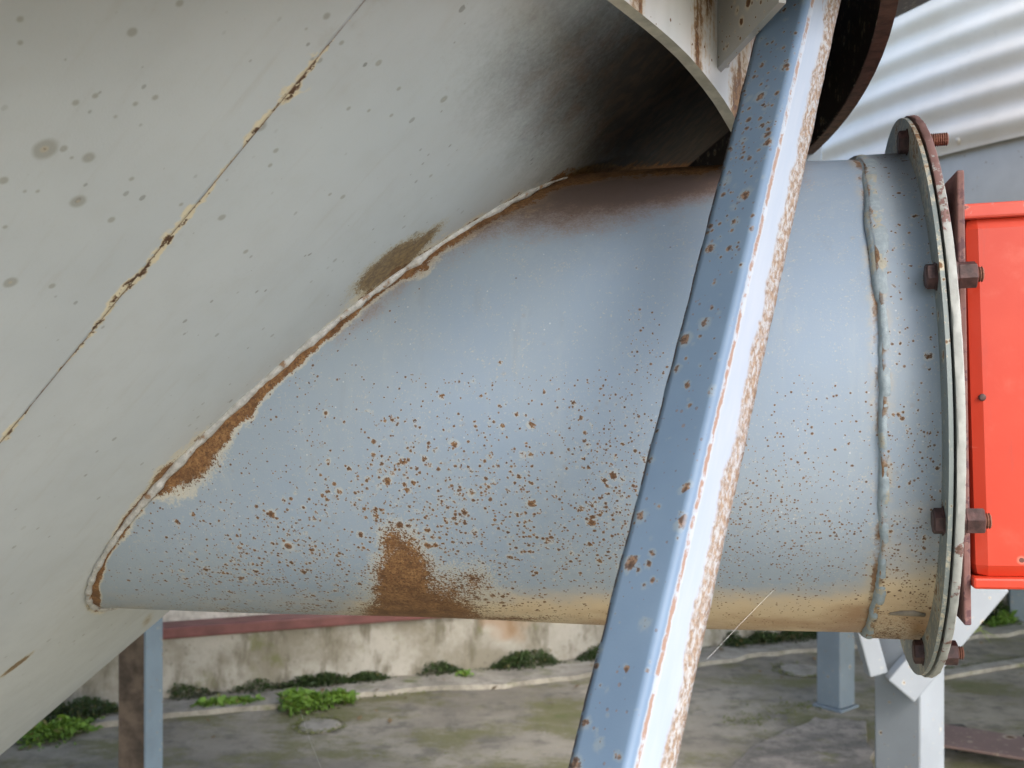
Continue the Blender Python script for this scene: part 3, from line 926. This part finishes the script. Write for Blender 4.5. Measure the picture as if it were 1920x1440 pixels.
# ------------------------------------------------------------------ side duct (part of the hopper), its collar, flange, bolts
S_COL = pipe_s(ray_pipe(1652, 740))
def duct():
    th = np.concatenate([np.linspace(R(-115), R(115), 420), np.linspace(R(117), R(243), 40)])
    s0 = pipe_start(th) - .004
    fr = np.linspace(0, 1, 300)
    s1 = S_COL + .012
    Sg = s0[None, :] + fr[:, None] * (s1 - s0[None, :])
    Tg = np.repeat(th[None, :], len(fr), 0)
    rng = np.random.default_rng(5)
    wob = sum(.0007 * np.sin(rng.uniform(1, 4) * Tg * 2 + rng.uniform(4, 14) * Sg + rng.uniform(0, 6)) for _ in range(6))
    v = (PP + Sg[..., None] * PD + (PR + wob)[..., None] * (np.cos(Tg)[..., None] * PE1 + np.sin(Tg)[..., None] * PE2)).reshape(-1, 3)
    px, py = project(v)
    front = (np.cos(Tg).ravel() > -.45)
    d, wv = polydist(px, py, weld_px, [5, 6, 7, 10, 15, 40, 34, 15, 10, 13, 16, 20, 18, 14, 12, 12])
    pat = np.maximum.reduce([1.35 * blob(px, py, 756, 1100, 84, 140, .05), 1.5 * blob(px, py, 790, 1158, 170, 62, .0), .8 * blob(px, py, 380, 870, 80, 42, -.8),
                             .9 * blob(px, py, 735, 1020, 36, 60, 0), .72 * blob(px, py, 810, 1120, 190, 95), .62 * blob(px, py, 890, 1095, 60, 60), .6 * blob(px, py, 950, 1160, 260, 16)])
    spk = np.clip(.95 * blob(px, py, 800, 1060, 330, 230, 0) + .75 * blob(px, py, 480, 1050, 200, 140, .15) + .35 * blob(px, py, 900, 900, 380, 230) +
                  .5 * blob(px, py, 1150, 960, 170, 160) + .28 * blob(px, py, 740, 830, 70, 150) + .7 * blob(px, py, 560, 1090, 330, 90), 0, .95)
    fin = np.clip(.9 * blob(px, py, 1165, 850, 110, 200) + .8 * blob(px, py, 1440, 950, 190, 190) + .5 * blob(px, py, 1210, 660, 70, 120) + .5 * blob(px, py, 1580, 1020, 140, 160) +
                  .25 * blob(px, py, 640, 640, 220, 50, -.7) + .2 * (py > 700) + .35 * blob(px, py, 1300, 1060, 400, 140), 0, .9)
    tan = sstep(py, 1070, 1200) * sstep(px, 450, 950) * .95 + .35 * sstep(px, 1480, 1640) * sstep(py, 850, 1150) + .25 * sstep(py, 1060, 1150)
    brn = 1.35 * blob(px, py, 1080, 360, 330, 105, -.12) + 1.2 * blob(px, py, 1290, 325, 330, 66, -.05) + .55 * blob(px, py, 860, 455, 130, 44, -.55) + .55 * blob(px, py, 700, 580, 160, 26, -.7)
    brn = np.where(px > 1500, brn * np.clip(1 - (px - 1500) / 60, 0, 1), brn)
    z0 = ~front
    for arr in (pat, spk, fin, brn): arr[z0] *= .3
    att = dict(weldd=np.where(d < 0, 0, d), weldw=wv, patch=pat, speck=spk, fines=fin, tan=tan, brown=brn, cold=np.abs(v @ PD - PP @ PD - S_COL))
    return mesh_obj('side_duct', v, grid_faces(len(fr), len(th), True), M_duct, hop, True, att)
dct = duct()
dct['label'] = 'pale blue steel duct running from the cone to the flange, speckled with rust'

def ring_geo(o_, ax, r0, r1, h, n=160):
    """flat ring from o_ along ax"""
    g = Geo()
    return g.lathe(o_, ax, [(0, r0), (0, r1), (h, r1), (h, r0), (0, r0)], n, False)
# bead where duct meets cone
def bead():
    rng = random.Random(4)
    th = np.concatenate([np.linspace(R(74), R(-118), 330)])
    s0 = pipe_start(th)
    pts = PP + s0[:, None] * PD + PR * (np.cos(th)[:, None] * PE1 + np.sin(th)[:, None] * PE2)
    nrm_ = np.cos(th)[:, None] * PE1 + np.sin(th)[:, None] * PE2
    pts = pts + nrm_ * .0012
    rad = []
    ph = 0
    for i in range(len(th)):
        ph += rng.uniform(.25, .75)
        base = .0037 if th[i] < R(60) else .0037 * max(.35, (R(74) - th[i]) / R(14))
        if th[i] < R(-25): base *= .78
        rad.append(base * (1 + .20 * math.sin(ph) + rng.uniform(-.12, .12)))
    for c, k in ((R(14), 1.35), (R(34), 1.5), (R(-18), 1.25), (R(-22), 1.2)):
        for i in range(len(th)):
            rad[i] *= 1 + (k - 1) * math.exp(-((th[i] - c) / .02) ** 2)
    return Geo().tube(pts, rad, 10).build('weld_bead', M_weld, dct, smooth=True)
bead()

# collar sleeve with its rough weld
FN_ = FN
def collar():
    th = np.linspace(-math.pi, math.pi, 361)[:-1]
    rows = []
    r_c = PR + .0045
    endo = (FC - PP) @ FN / (PD @ FN)
    for f_, rr in ((0, PR - .002), (0.0, PR + .002), (.02, r_c), (.08, r_c), (.2, r_c), (.4, r_c), (.6, r_c), (.8, r_c), (.9, r_c), (.97, r_c + .003), (1.0, r_c + .006)):
        base = pipe_pt(0.0, th, rr)
        s_end = ((FC - base) @ FN) / (PD @ FN)
        s_st = S_COL - .000 + .0012 * np.sin(th * 7) + .0005 * np.sin(th * 23 + 1)
        rows.append(base + (s_st + f_ * (s_end - s_st))[:, None] * PD)
    v = np.concatenate(rows)
    px, py = project(v)
    n = len(rows); m_ = len(th)
    z_ = np.zeros(len(v))
    spk = .12 + .0 * z_
    fin = np.clip(.15 + .75 * sstep(py, 650, 1000), 0, .9)
    tan = 1.0 * sstep(py, 1000, 1190) + .25 * sstep(py, 800, 1000)
    pat = .5 * sstep(py, 1130, 1200) * (px < 1700)
    tn = np.tile(th, n)
    att = dict(weldd=z_ + 3, weldw=z_ + 1, patch=pat, speck=spk, fines=fin, tan=tan, brown=z_, cold=np.abs(v @ PD - PP @ PD - S_COL))
    return mesh_obj('collar', v, grid_faces(n, m_, True), M_duct, dct, True, att)
collar()
def collar_bead():
    rng = random.Random(9)
    th = np.linspace(-math.pi, math.pi, 420)[:-1]
    s_ = S_COL + .0012 * np.sin(th * 7) + .0005 * np.sin(th * 23 + 1)
    prof = ((-.0030, -.0004), (-.0020, .0018), (-.0006, .0034), (.0016, .0044), (.0042, .0050), (.0070, .0050), (.0100, .0046))
    rows = []
    ph = 0; drift = 0
    for i, t in enumerate(th):
        ph += rng.uniform(.3, .8)
        rough = 1.0 if R(-70) < t < R(24) else .4
        drift = .8 * drift + rng.uniform(-.0004, .0004) * rough
        k = 1 + rough * (.20 * math.sin(ph) + rng.uniform(-.15, .15))
        wdt = (.55 if R(-80) < t < R(20) else 1.0) * (1 + .2 * math.sin(ph * .37))
        rows.append([PP + (s_[i] + drift + ds * wdt) * PD + (PR + dh * (k if dh > 0 else 1)) * (math.cos(t) * PE1 + math.sin(t) * PE2) for ds, dh in prof])
    v = np.array(rows).transpose(1, 0, 2).reshape(-1, 3)
    return mesh_obj('collar_weld', v, grid_faces(len(prof), len(th), True), M_cweld, dct, True)
collar_bead()
# lapped joint along the bottom of the collar
jp = [ray_pipe(x_, y_, PR + .0045) for x_, y_ in ((1668, 1150), (1690, 1148), (1712, 1148), (1734, 1152))]
Geo().tube(jp, [.0015, .003, .0035, .002], 8).build('lap_weld', simple('old_weld', (.20, .17, .13), .7, .3, 90), dct, smooth=True)

fl = ring_geo(FC - FN * .0032, FN, PR + .003, FR, .0032).build('flange', M_flange, dct, auto=.5)
gk = ring_geo(FC + FN * .0001, FN, PR, FR - .006, .0023).build('gasket', M_gasket, dct, auto=.5)

# ------------------------------------------------------------------ red housing with its own flange
RB = FC + FN * .0022
red_r = root('red_housing', V(*(FC + FN * .45)[:2], -H), 'bright red painted steel housing with lipped edges, bolted to the end of the duct', 'machine housing')
def rear_ring():
    rng = random.Random(3)
    n = 240
    prof = [(0, PR), (0, FR + .001), (.0010, FR + .0016), (.0054, FR + .0016), (.0062, FR + .001), (.0062, PR)]
    vs = []; fs = []
    for d, r_ in prof:
        for k in range(n):
            a = 2 * math.pi * k / n
            rr = r_ + (rng.uniform(-.0006, .0006) if r_ > FR else 0)
            vs.append(RB + FN * d + rr * (math.cos(a) * FE1 + math.sin(a) * FE2))
    for i in range(len(prof) - 1):
        for k in range(n): fs.append((i * n + k, i * n + (k + 1) % n, (i + 1) * n + (k + 1) % n, (i + 1) * n + k))
    return Geo().add(vs, fs).build('rear_flange', M_ringw, red_r, auto=.7)
rear_ring()
def in_flange(px, py, dn):
    r_ = ray(px, py)
    X = r_ * (((FC + FN * dn) @ FN) / (r_ @ FN))
    return (X - FC) @ FE1, (X - FC) @ FE2
u1, v1 = in_flange(1808, 318, .0220); u2, v2 = in_flange(1822, 1173, .0220)
pc = FC + FN * .0305
def fp(u, v, dn): return FC + FN * dn + u * FE1 + v * FE2
uu = (u1 + u2) / 2
quad = [fp(-uu, v2, .0165), fp(u2, v2, .0165), fp(u1, v1, .0165), fp(-uu, v1, .0165)]
Geo().prism(quad, FN * .0055).build('mounting_plate', M_purple, red_r, bevel=.0012)
t1 = in_flange(1813, 374, .0225); t2 = in_flange(1825, 1104, .0225)
bu = uu - .006
zt, zb = t1[1], t2[1]
def rbox(u0, u1_, v0, v1_, d0, d1):
    return [fp(u0, v0, d0), fp(u1_, v0, d0), fp(u1_, v1_, d0), fp(u0, v1_, d0)], FN * (d1 - d0)
q, h = rbox(-bu, bu, zb + .006, zt - .008, .0222, .75)
Geo().prism(q, h).build('housing_body', M_red, red_r, bevel=.012)
q, h = rbox(-bu - .003, bu + .003, zt - .012, zt, .0224, .755)
Geo().prism(q, h).build('top_lip', M_redlip, red_r, bevel=.002)
q, h = rbox(-bu - .004, bu + .004, zb, zb + .009, .0224, .755)
Geo().prism(q, h).build('bottom_lip', M_red, red_r, bevel=.002)
Geo().prism([fp(-.1, zb - .002, .30), fp(.1, zb - .002, .30), fp(.1, zb - .012, .30), fp(-.1, zb - .012, .30)], FN * .3).build('base_rail', M_stand, red_r)
sp_t = Geo().lathe(FC + FN * .0085, FN, [(0, .16), (.0079, .16)], 64, True).build('spigot', M_bolt, red_r, auto=.5)
# drain hole
hx = ray(1842, 745)
hu = (lambda X: X)(hx * ((fp(bu, 0, 0) @ FE1) / (hx @ FE1)))
Geo().lathe(hu - FE1 * .002, FE1, [(0, .0028), (.0026, .0028), (.0028, .0016)], 14, True).build('drain_hole', M_bolt, red_r, smooth=True)

# bolts: head on the duct's flange, nut and stud behind
head0 = nut0 = stud0 = None
RBC = .243
head0 = Geo().lathe(V(0, 0, 0), V(-1, 0, 0), [(0, .0118), (.0010, .0118), (.0012, .0104), (.0068, .0104), (.0080, .0085)], 6, True).build('bolt_head', M_bolt, None, lift=False)
nut0 = Geo().lathe(V(0, 0, 0), V(1, 0, 0), [(0, .0125), (.0028, .0125), (.0029, .0098), (.0038, .0106), (.0160, .0106), (.0170, .0090)], 6, True).build('nut', M_bolt, None, lift=False)
tp = []
for k in range(12): tp += [(k * .0018, .0050), (k * .0018 + .0009, .0061)]
stud0 = Geo().lathe(V(0, 0, 0), V(1, 0, 0), tp + [(.0218, .0045)], 14, True).build('stud', M_stud, None, lift=False)
Rm = Matrix((tuple(FN), tuple(FE1), tuple(FE2))).transposed().to_4x4()
for k in range(8):
    a = R(22.5 + 45 * k)
    base = FC - FN * .0033 + RBC * (math.cos(a) * FE1 + math.sin(a) * FE2)
    rr = random.Random(k)
    for proto, off, par in ((head0, 0.0, fl), (nut0, .0118, red_r), (stud0, .0118, red_r)):
        if proto is nut0 and k == 1: continue
        o = proto if (k == 0) else proto.copy()
        if k: COL.objects.link(o)
        c = base + FN * off
        o.matrix_basis = Matrix.Translation((c[0], c[1], c[2] + H)) @ Rm @ Matrix.Rotation(rr.uniform(0, 1), 4, 'X')
        adopt(o, dct if proto is head0 else red_r)
# a bolt head is a piece of the duct; studs and nuts belong to the housing

# ------------------------------------------------------------------ angle iron strut in front of everything
YT, YB = .80, .56
def strut():
    rt_, rb_ = at(1511, 0, YT), at(1174, 1440, YB)
    d = unit(rb_ - rt_)
    # section axes: apparent right direction and away direction, square to the bar
    vdir = unit((rt_ + rb_) / 2)
    right = unit(np.cross(d, vdir)); right = right if right[0] > 0 else -right
    away = np.cross(right, d); away = away if away[1] > 0 else -away
    wL = .0405
    cb = .028 / wL
    be = math.acos(.76)
    eL = -right * math.cos(be) * 1.0 + away * math.sin(be)       # left flange direction
    eR = right * math.sin(be) + away * math.cos(be)              # right flange direction
    t0 = -.17; t1 = (-H + .004 - rt_[2]) / d[2]
    rad = .0042; th = .0040
    sec = []   # (point 2D as combination of eL,eR ; u)
    for x in np.linspace(wL, rad, 8): sec.append((x, 0.0, -x / wL))
    for k in range(1, 8):
        a = k / 8 * math.pi / 2
        sec.append((rad - rad * math.sin(a), rad - rad * math.cos(a), (-rad + 2 * rad * k / 8) / wL))
    for x in np.linspace(rad, wL, 10): sec.append((0.0, x, x / wL))
    inner = []
    ri = max(rad - th, .001)
    for x in np.linspace(wL, rad, 4): inner.append((th, x, x / wL))
    for k in range(1, 4):
        a = k / 4 * math.pi / 2
        inner.append((rad - ri * math.cos(a), rad - ri * math.sin(a), (rad - 2 * rad * k / 4) / wL))
    for x in np.linspace(rad, wL, 4): inner.append((x, th, -x / wL))
    full_ = sec + inner
    nz = 620
    ts = np.linspace(t0, t1, nz)
    rng = np.random.default_rng(2)
    vs = []; U = []; T = []; SPD = []; SPF = []
    nick = rng.normal(0, 1, (nz, 2))
    k_ = np.ones(5) / 5
    nick = np.stack([np.convolve(nick[:, i], k_, 'same') for i in range(2)], 1) * .0006
    for i, t in enumerate(ts):
        c = rt_ + d * t
        y_img = 720 - F * c[2] / max(c[1], .05)
        for j, (a, b, u_) in enumerate(full_):
            aa = a + (nick[i, 0] if a > wL - .002 else 0)
            bb = b + (nick[i, 1] if b > wL - .002 else 0)
            vs.append(c + eL * aa + eR * bb); U.append(u_); T.append(t)
            SPD.append(np.interp(y_img, [0, 150, 300, 500, 900, 1440], [.3, .9, .9, 1.0, .95, .75]))
            SPF.append(np.interp(y_img, [0, 120, 250, 420, 600, 1440], [.25, .55, .95, .6, .22, .10]))
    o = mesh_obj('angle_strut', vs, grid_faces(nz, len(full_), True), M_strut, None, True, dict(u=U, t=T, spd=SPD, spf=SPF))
    for p in o.data.polygons: p.use_smooth = True
    tag(o, 'pale blue angle iron strut crossing in front of the duct, right edge worn and rusty', 'strut')
    return o
strut()

# ------------------------------------------------------------------ small things on the yard
def round_cap(px, py, rx, label):
    c = onground(px, py)
    rr = rx * c[1] / F
    rng = random.Random(int(px))
    g = Geo(); vs = []; n = 40
    off = [1 + rng.uniform(-.05, .05) + .05 * math.sin(3 * 2 * math.pi * k / n + 1) for k in range(n)]
    for z_, s_ in ((-.01, 1.06), (.003, 1.0), (.006, .93)):
        for k in range(n):
            a = 2 * math.pi * k / n
            vs.append(V(c[0] + rr * s_ * off[k] * math.cos(a), c[1] + rr * s_ * off[k] * 1.05 * math.sin(a), z_ - H))
    fs = [(i * n + k, i * n + (k + 1) % n, (i + 1) * n + (k + 1) % n, (i + 1) * n + k) for i in range(2) for k in range(n)]
    fs.append(list(range(2 * n, 3 * n)))
    o = g.add(vs, fs).build('concrete_cap', M_strip, None)
    tag(o, label, 'concrete cap', 'pale round caps set in the yard')
    return c, rr
c1_, r1_ = round_cap(598, 1361, 38, 'pale round concrete cap in the yard below the bright green weed')
c2_, r2_ = round_cap(1502, 1257, 40, 'pale round concrete cap in the yard left of the far blue post')

def leaf_clump(name, mat, pts, label, cat, group, n, size, hgt, spread, seed, flat=.5):
    """many small leaf faces heaped along a polyline of ground points"""
    rng = random.Random(seed)
    vs = []; fs = []; tip = []
    P_ = [np.asarray(p) for p in pts]
    seg = [np.linalg.norm(P_[i + 1] - P_[i]) for i in range(len(P_) - 1)]
    tot = sum(seg)
    bumps = [(rng.uniform(0, tot), rng.uniform(.05, .16), rng.uniform(.5, 1.0)) for _ in range(max(3, int(tot * 7)))]
    cnt = 0
    while cnt < n:
        s_ = rng.uniform(0, tot)
        hh = max([k * math.exp(-((s_ - b) / w_) ** 2) for b, w_, k in bumps] + [.12])
        if rng.random() > hh + .10: continue
        q = s_; i = 0
        while i < len(seg) - 1 and q > seg[i]: q -= seg[i]; i += 1
        base = P_[i] + (P_[i + 1] - P_[i]) * (q / seg[i])
        r_ = rng.gauss(0, .42) * spread * (.4 + hh)
        z_ = hgt * 1.35 * hh * math.sqrt(rng.random()) * max(0, 1 - (r_ / (spread * 1.3)) ** 2)
        c = base + wn_ * (min(r_, spread * .5) - spread * .55) + wd_ * rng.gauss(0, .012) + V(0, 0, z_)
        a = rng.uniform(0, 2 * math.pi); tl = rng.uniform(-.5, .9)
        d = V(math.cos(a) * math.cos(tl), math.sin(a) * math.cos(tl), math.sin(tl))
        e = unit(np.cross(d, V(rng.uniform(-1, 1), rng.uniform(-1, 1), 1.2)))
        sz = size * (rng.uniform(.4, 1.2) if rng.random() < (.99 if name == 'moss_clump' else .95) else rng.uniform(1.6, 2.6))
        k = len(vs)
        up = V(0, 0, 1)
        vs += [c, c + d * sz * .5 + e * sz * .32 + up * sz * .1, c + d * sz, c + d * sz * .5 - e * sz * .32 + up * sz * .1]
        fs += [(k, k + 1, k + 2), (k, k + 2, k + 3)]
        tp_ = z_ / max(hgt, 1e-6) * rng.uniform(.3, 1)
        tp_ = tp_ if rng.random() < .95 else 2.0
        tip += [tp_ * .6, tp_, tp_, tp_]
        cnt += 1
    o = mesh_obj(name, vs, fs, mat, None, False, dict(tip=tip))
    tag(o, label, cat, group)
    return o
def gp(*pp_): return [onground(*p) for p in pp_]
MG = 'moss clumps along the foot of the wall'
leaf_clump('moss_clump', M_moss, gp((30, 1372), (120, 1352), (226, 1335)), 'dark moss clump beside the rusty hopper leg, under the cone edge', 'moss', MG, 5200, .016, .14, .10, 1)
leaf_clump('moss_clump', M_moss, gp((318, 1312), (420, 1302), (560, 1290)), 'short dark moss clump at the wall foot, first to the right of the hopper leg', 'moss', MG, 3000, .016, .075, .07, 2)
leaf_clump('moss_clump', M_moss, gp((560, 1290), (640, 1283), (758, 1272)), 'long dark moss clump at the wall foot, behind the bright weeds', 'moss', MG, 5200, .016, .085, .07, 3)
leaf_clump('moss_clump', M_moss, gp((770, 1268), (870, 1262), (990, 1252)), 'dark moss clump at the wall foot, below the rust patch under the duct', 'moss', MG, 4200, .016, .085, .07, 4)
leaf_clump('moss_clump', M_moss, gp((995, 1250), (1070, 1243), (1200, 1230)), 'dark moss clump at the wall foot, just left of the strut', 'moss', MG, 4200, .016, .075, .07, 5)
leaf_clump('moss_clump', M_moss, gp((1300, 1220), (1420, 1208), (1545, 1195)), 'dark moss clump at the wall foot, between the strut and the far blue post', 'moss', MG, 5200, .017, .09, .08, 6)
leaf_clump('moss_clump', M_moss, gp((1800, 1172), (1900, 1160), (2000, 1150)), 'dark moss and grass clump under the right end of the red housing', 'moss', MG, 4600, .018, .13, .08, 7)
WG = 'bright weeds growing in the yard'
leaf_clump('weed_clump', M_weed, gp((50, 1385), (110, 1372), (190, 1352)), 'bright green weed patch beside the cone edge, left of the hopper leg', 'weed', WG, 1800, .022, .05, .10, 11)
leaf_clump('weed_clump', M_weed, gp((370, 1328), (440, 1322), (515, 1316)), 'low bright green weed row on the pale strip beside the hopper leg', 'weed', WG, 1500, .020, .035, .05, 12)
leaf_clump('weed_clump', M_weed, gp((530, 1325), (560, 1322), (600, 1316)), 'bright green leafy weed above the pale round cap, left of the two', 'weed', WG, 1500, .026, .065, .10, 13)
leaf_clump('weed_clump', M_weed, gp((612, 1316), (635, 1314), (660, 1312)), 'small bright green weed at the end of the pale strip', 'weed', WG, 800, .024, .045, .06, 14)
leaf_clump('weed_clump', M_weed, gp((855, 1276), (868, 1275), (880, 1274)), 'tiny bright green weed under the moss on the pale strip', 'weed', WG, 120, .020, .04, .03, 15)
leaf_clump('weed_clump', M_weed, gp((1848, 1180), (1880, 1172), (1915, 1166)), 'bright green weed below the right end of the red housing', 'weed', WG, 700, .024, .08, .06, 16)
# moss rings and joints: ground cover
rng_ = random.Random(77)
vs = []; fs = []; tip = []
def scatter(c, dx, dy, n, sz):
    for _ in range(n):
        x = c[0] + rng_.gauss(0, .5) * dx; y = c[1] + rng_.gauss(0, .5) * dy
        a = rng_.uniform(0, 6.28); d = V(math.cos(a), math.sin(a), .35); e = V(-d[1], d[0], 0)
        q = V(x, y, -H + .003); s_ = sz * rng_.uniform(.5, 1.4); k = len(vs)
        vs.extend([q, q + d * s_ * .5 + e * s_ * .35, q + d * s_, q + d * s_ * .5 - e * s_ * .35]); fs.extend([(k, k + 1, k + 2), (k, k + 2, k + 3)]); tip.extend([.2, .5, .6, .5])
for c, r_ in ((c1_, r1_), (c2_, r2_)):
    for k in range(46):
        a = k / 46 * 6.28
        if rng_.random() < .55 + .4 * math.cos(a - 3.6): scatter(V(c[0] + 1.12 * r_ * math.cos(a), c[1] + 1.15 * r_ * math.sin(a), 0), .03, .03, 9, .014)
for k in range(150):
    t = k / 150
    p = onground(660 + 460 * t, 1312 - 47 * t)
    if rng_.random() < .55: scatter(p, .05, .03, 5, .012)
for k in range(90):
    t = k / 90
    p = onground(1780 + 160 * t, 1258 - 20 * t); scatter(p, .05, .05, 9, .013)
for k in range(60):
    t = k / 60
    p = onground(1380 + 160 * t, 1352 - 30 * t + 8 * math.sin(7 * t)); scatter(p, .10, .10, 8, .012)
for k in range(20):
    p = onground(560 + rng_.uniform(-200, 700), 1420 - rng_.uniform(0, 60)); scatter(p, .05, .05, 4, .010)
gc = mesh_obj('ground_moss', vs, fs, leafy('olive_moss', (.075, .085, .018), (.15, .16, .04)), None, False, dict(tip=tip))
tag(gc, kind='stuff')
vs = []; fs = []; tip = []
for k in range(150):
    p = wl(rng_.uniform(-2, 7), -abs(rng_.gauss(.2, .5)), .024)
    if (p - wl((p - W0) @ wd_, 0, 0)) @ wn_ < -.29: p = p - V(0, 0, .02)
    scatter(V(p[0], p[1], 0), .02, .02, 1, .030)
    for q in range(len(vs) - 4, len(vs)): vs[q] = vs[q] + V(0, 0, p[2] + H)
ll = mesh_obj('leaf_litter', vs, fs, simple('dry_leaf', (.17, .115, .055), .8, .5, 14), None, False, dict(tip=tip))
tag(ll, kind='stuff')
# pale grass blade by the mounting plate
bl0 = onground(1905, 1212)
r0_ = onground(1792, 1226); gy = r0_[1]
gb = Geo()
for j, (ex, ey) in enumerate(((1872, 1196), (1858, 1206), (1846, 1176))):
    pts = [r0_ + V(.01 * j, .01 * j, 0), at(1806 + 2 * j, 1203 - 3 * j, gy), at(1822, 1186 - 4 * j, gy), at(1840 - 3 * j, 1181 - 3 * j, gy), at(ex, ey, gy)]
    gb.tube(pts, [.006, .007, .007, .005, .001], 5)
tag(gb.build('grass_tuft', M_grass, None, smooth=True), 'pale grass blades bending over below the mounting plate', 'grass')

# raised broken slab and dark steel at the right front of the yard
def slab(pxs, z, mat, name, label, cat, th_, sub=7, seed=1, amp=.012):
    rng = random.Random(seed)
    pts = []
    n = len(pxs)
    for i in range(n):
        a = onground(*pxs[i], z=z); b = onground(*pxs[(i + 1) % n], z=z)
        for k in range(sub):
            q = a + (b - a) * k / sub
            pts.append(q + V(rng.uniform(-amp, amp), rng.uniform(-amp, amp), 0))
    o = Geo().prism(pts, V(0, 0, -th_)).build(name, mat, None, bevel=.004)
    tag(o, label, cat)
    return o
slab([(1330, 1468), (1420, 1392), (1530, 1346), (1625, 1352), (1640, 1475)], .024, M_slab, 'broken_slab', 'rough broken concrete slab lying at the foot of the pale column', 'slab', .034, 8, 2, .02)
slab([(1740, 1352), (1990, 1392), (1990, 1432), (1740, 1392)], .075, M_plank, 'steel_sheet', 'rusty brown steel sheet lying on the yard, right of the pale column', 'metal sheet', .012, 3, 3, .003)
for px_, py_ in ((1800, 1385), (1960, 1405)):
    c = onground(px_, py_, .03)
    o = Geo().box(V(c[0], c[1], .0315 - H), V(.05, 0, 0), V(0, .09, 0), V(0, 0, .0315)).build('timber_block', M_soot, None, bevel=.004)
    tag(o, 'dark timber block propping up the %s end of the rusty steel sheet' % ('left' if px_ < 1900 else 'right'), 'timber block', 'blocks under the steel sheet')
slab([(1770, 1268), (1980, 1232), (1980, 1222), (1770, 1256)], .02, M_strip, 'stone_edging', 'pale stone edging in the yard beyond the rusty steel sheet', 'edging', .03, 6, 5, .008)

# spider threads
def thread(pts, name, label):
    o = Geo().tube(pts, .00011, 4).build(name, M_web, None)
    tag(o, label, 'cobweb', 'cobweb threads')
thread([at(563, 1333, 2.2), at(580, 1385, 2.0), at(606, 1450, 1.8)], 'cobweb_thread', 'fine cobweb thread hanging below the duct over the pale cap')
thread([ray_pipe(1452, 1105), at(1390, 1168, .80), at(1326, 1236, .66)], 'cobweb_thread', 'fine cobweb thread strung from the duct underside to the strut')
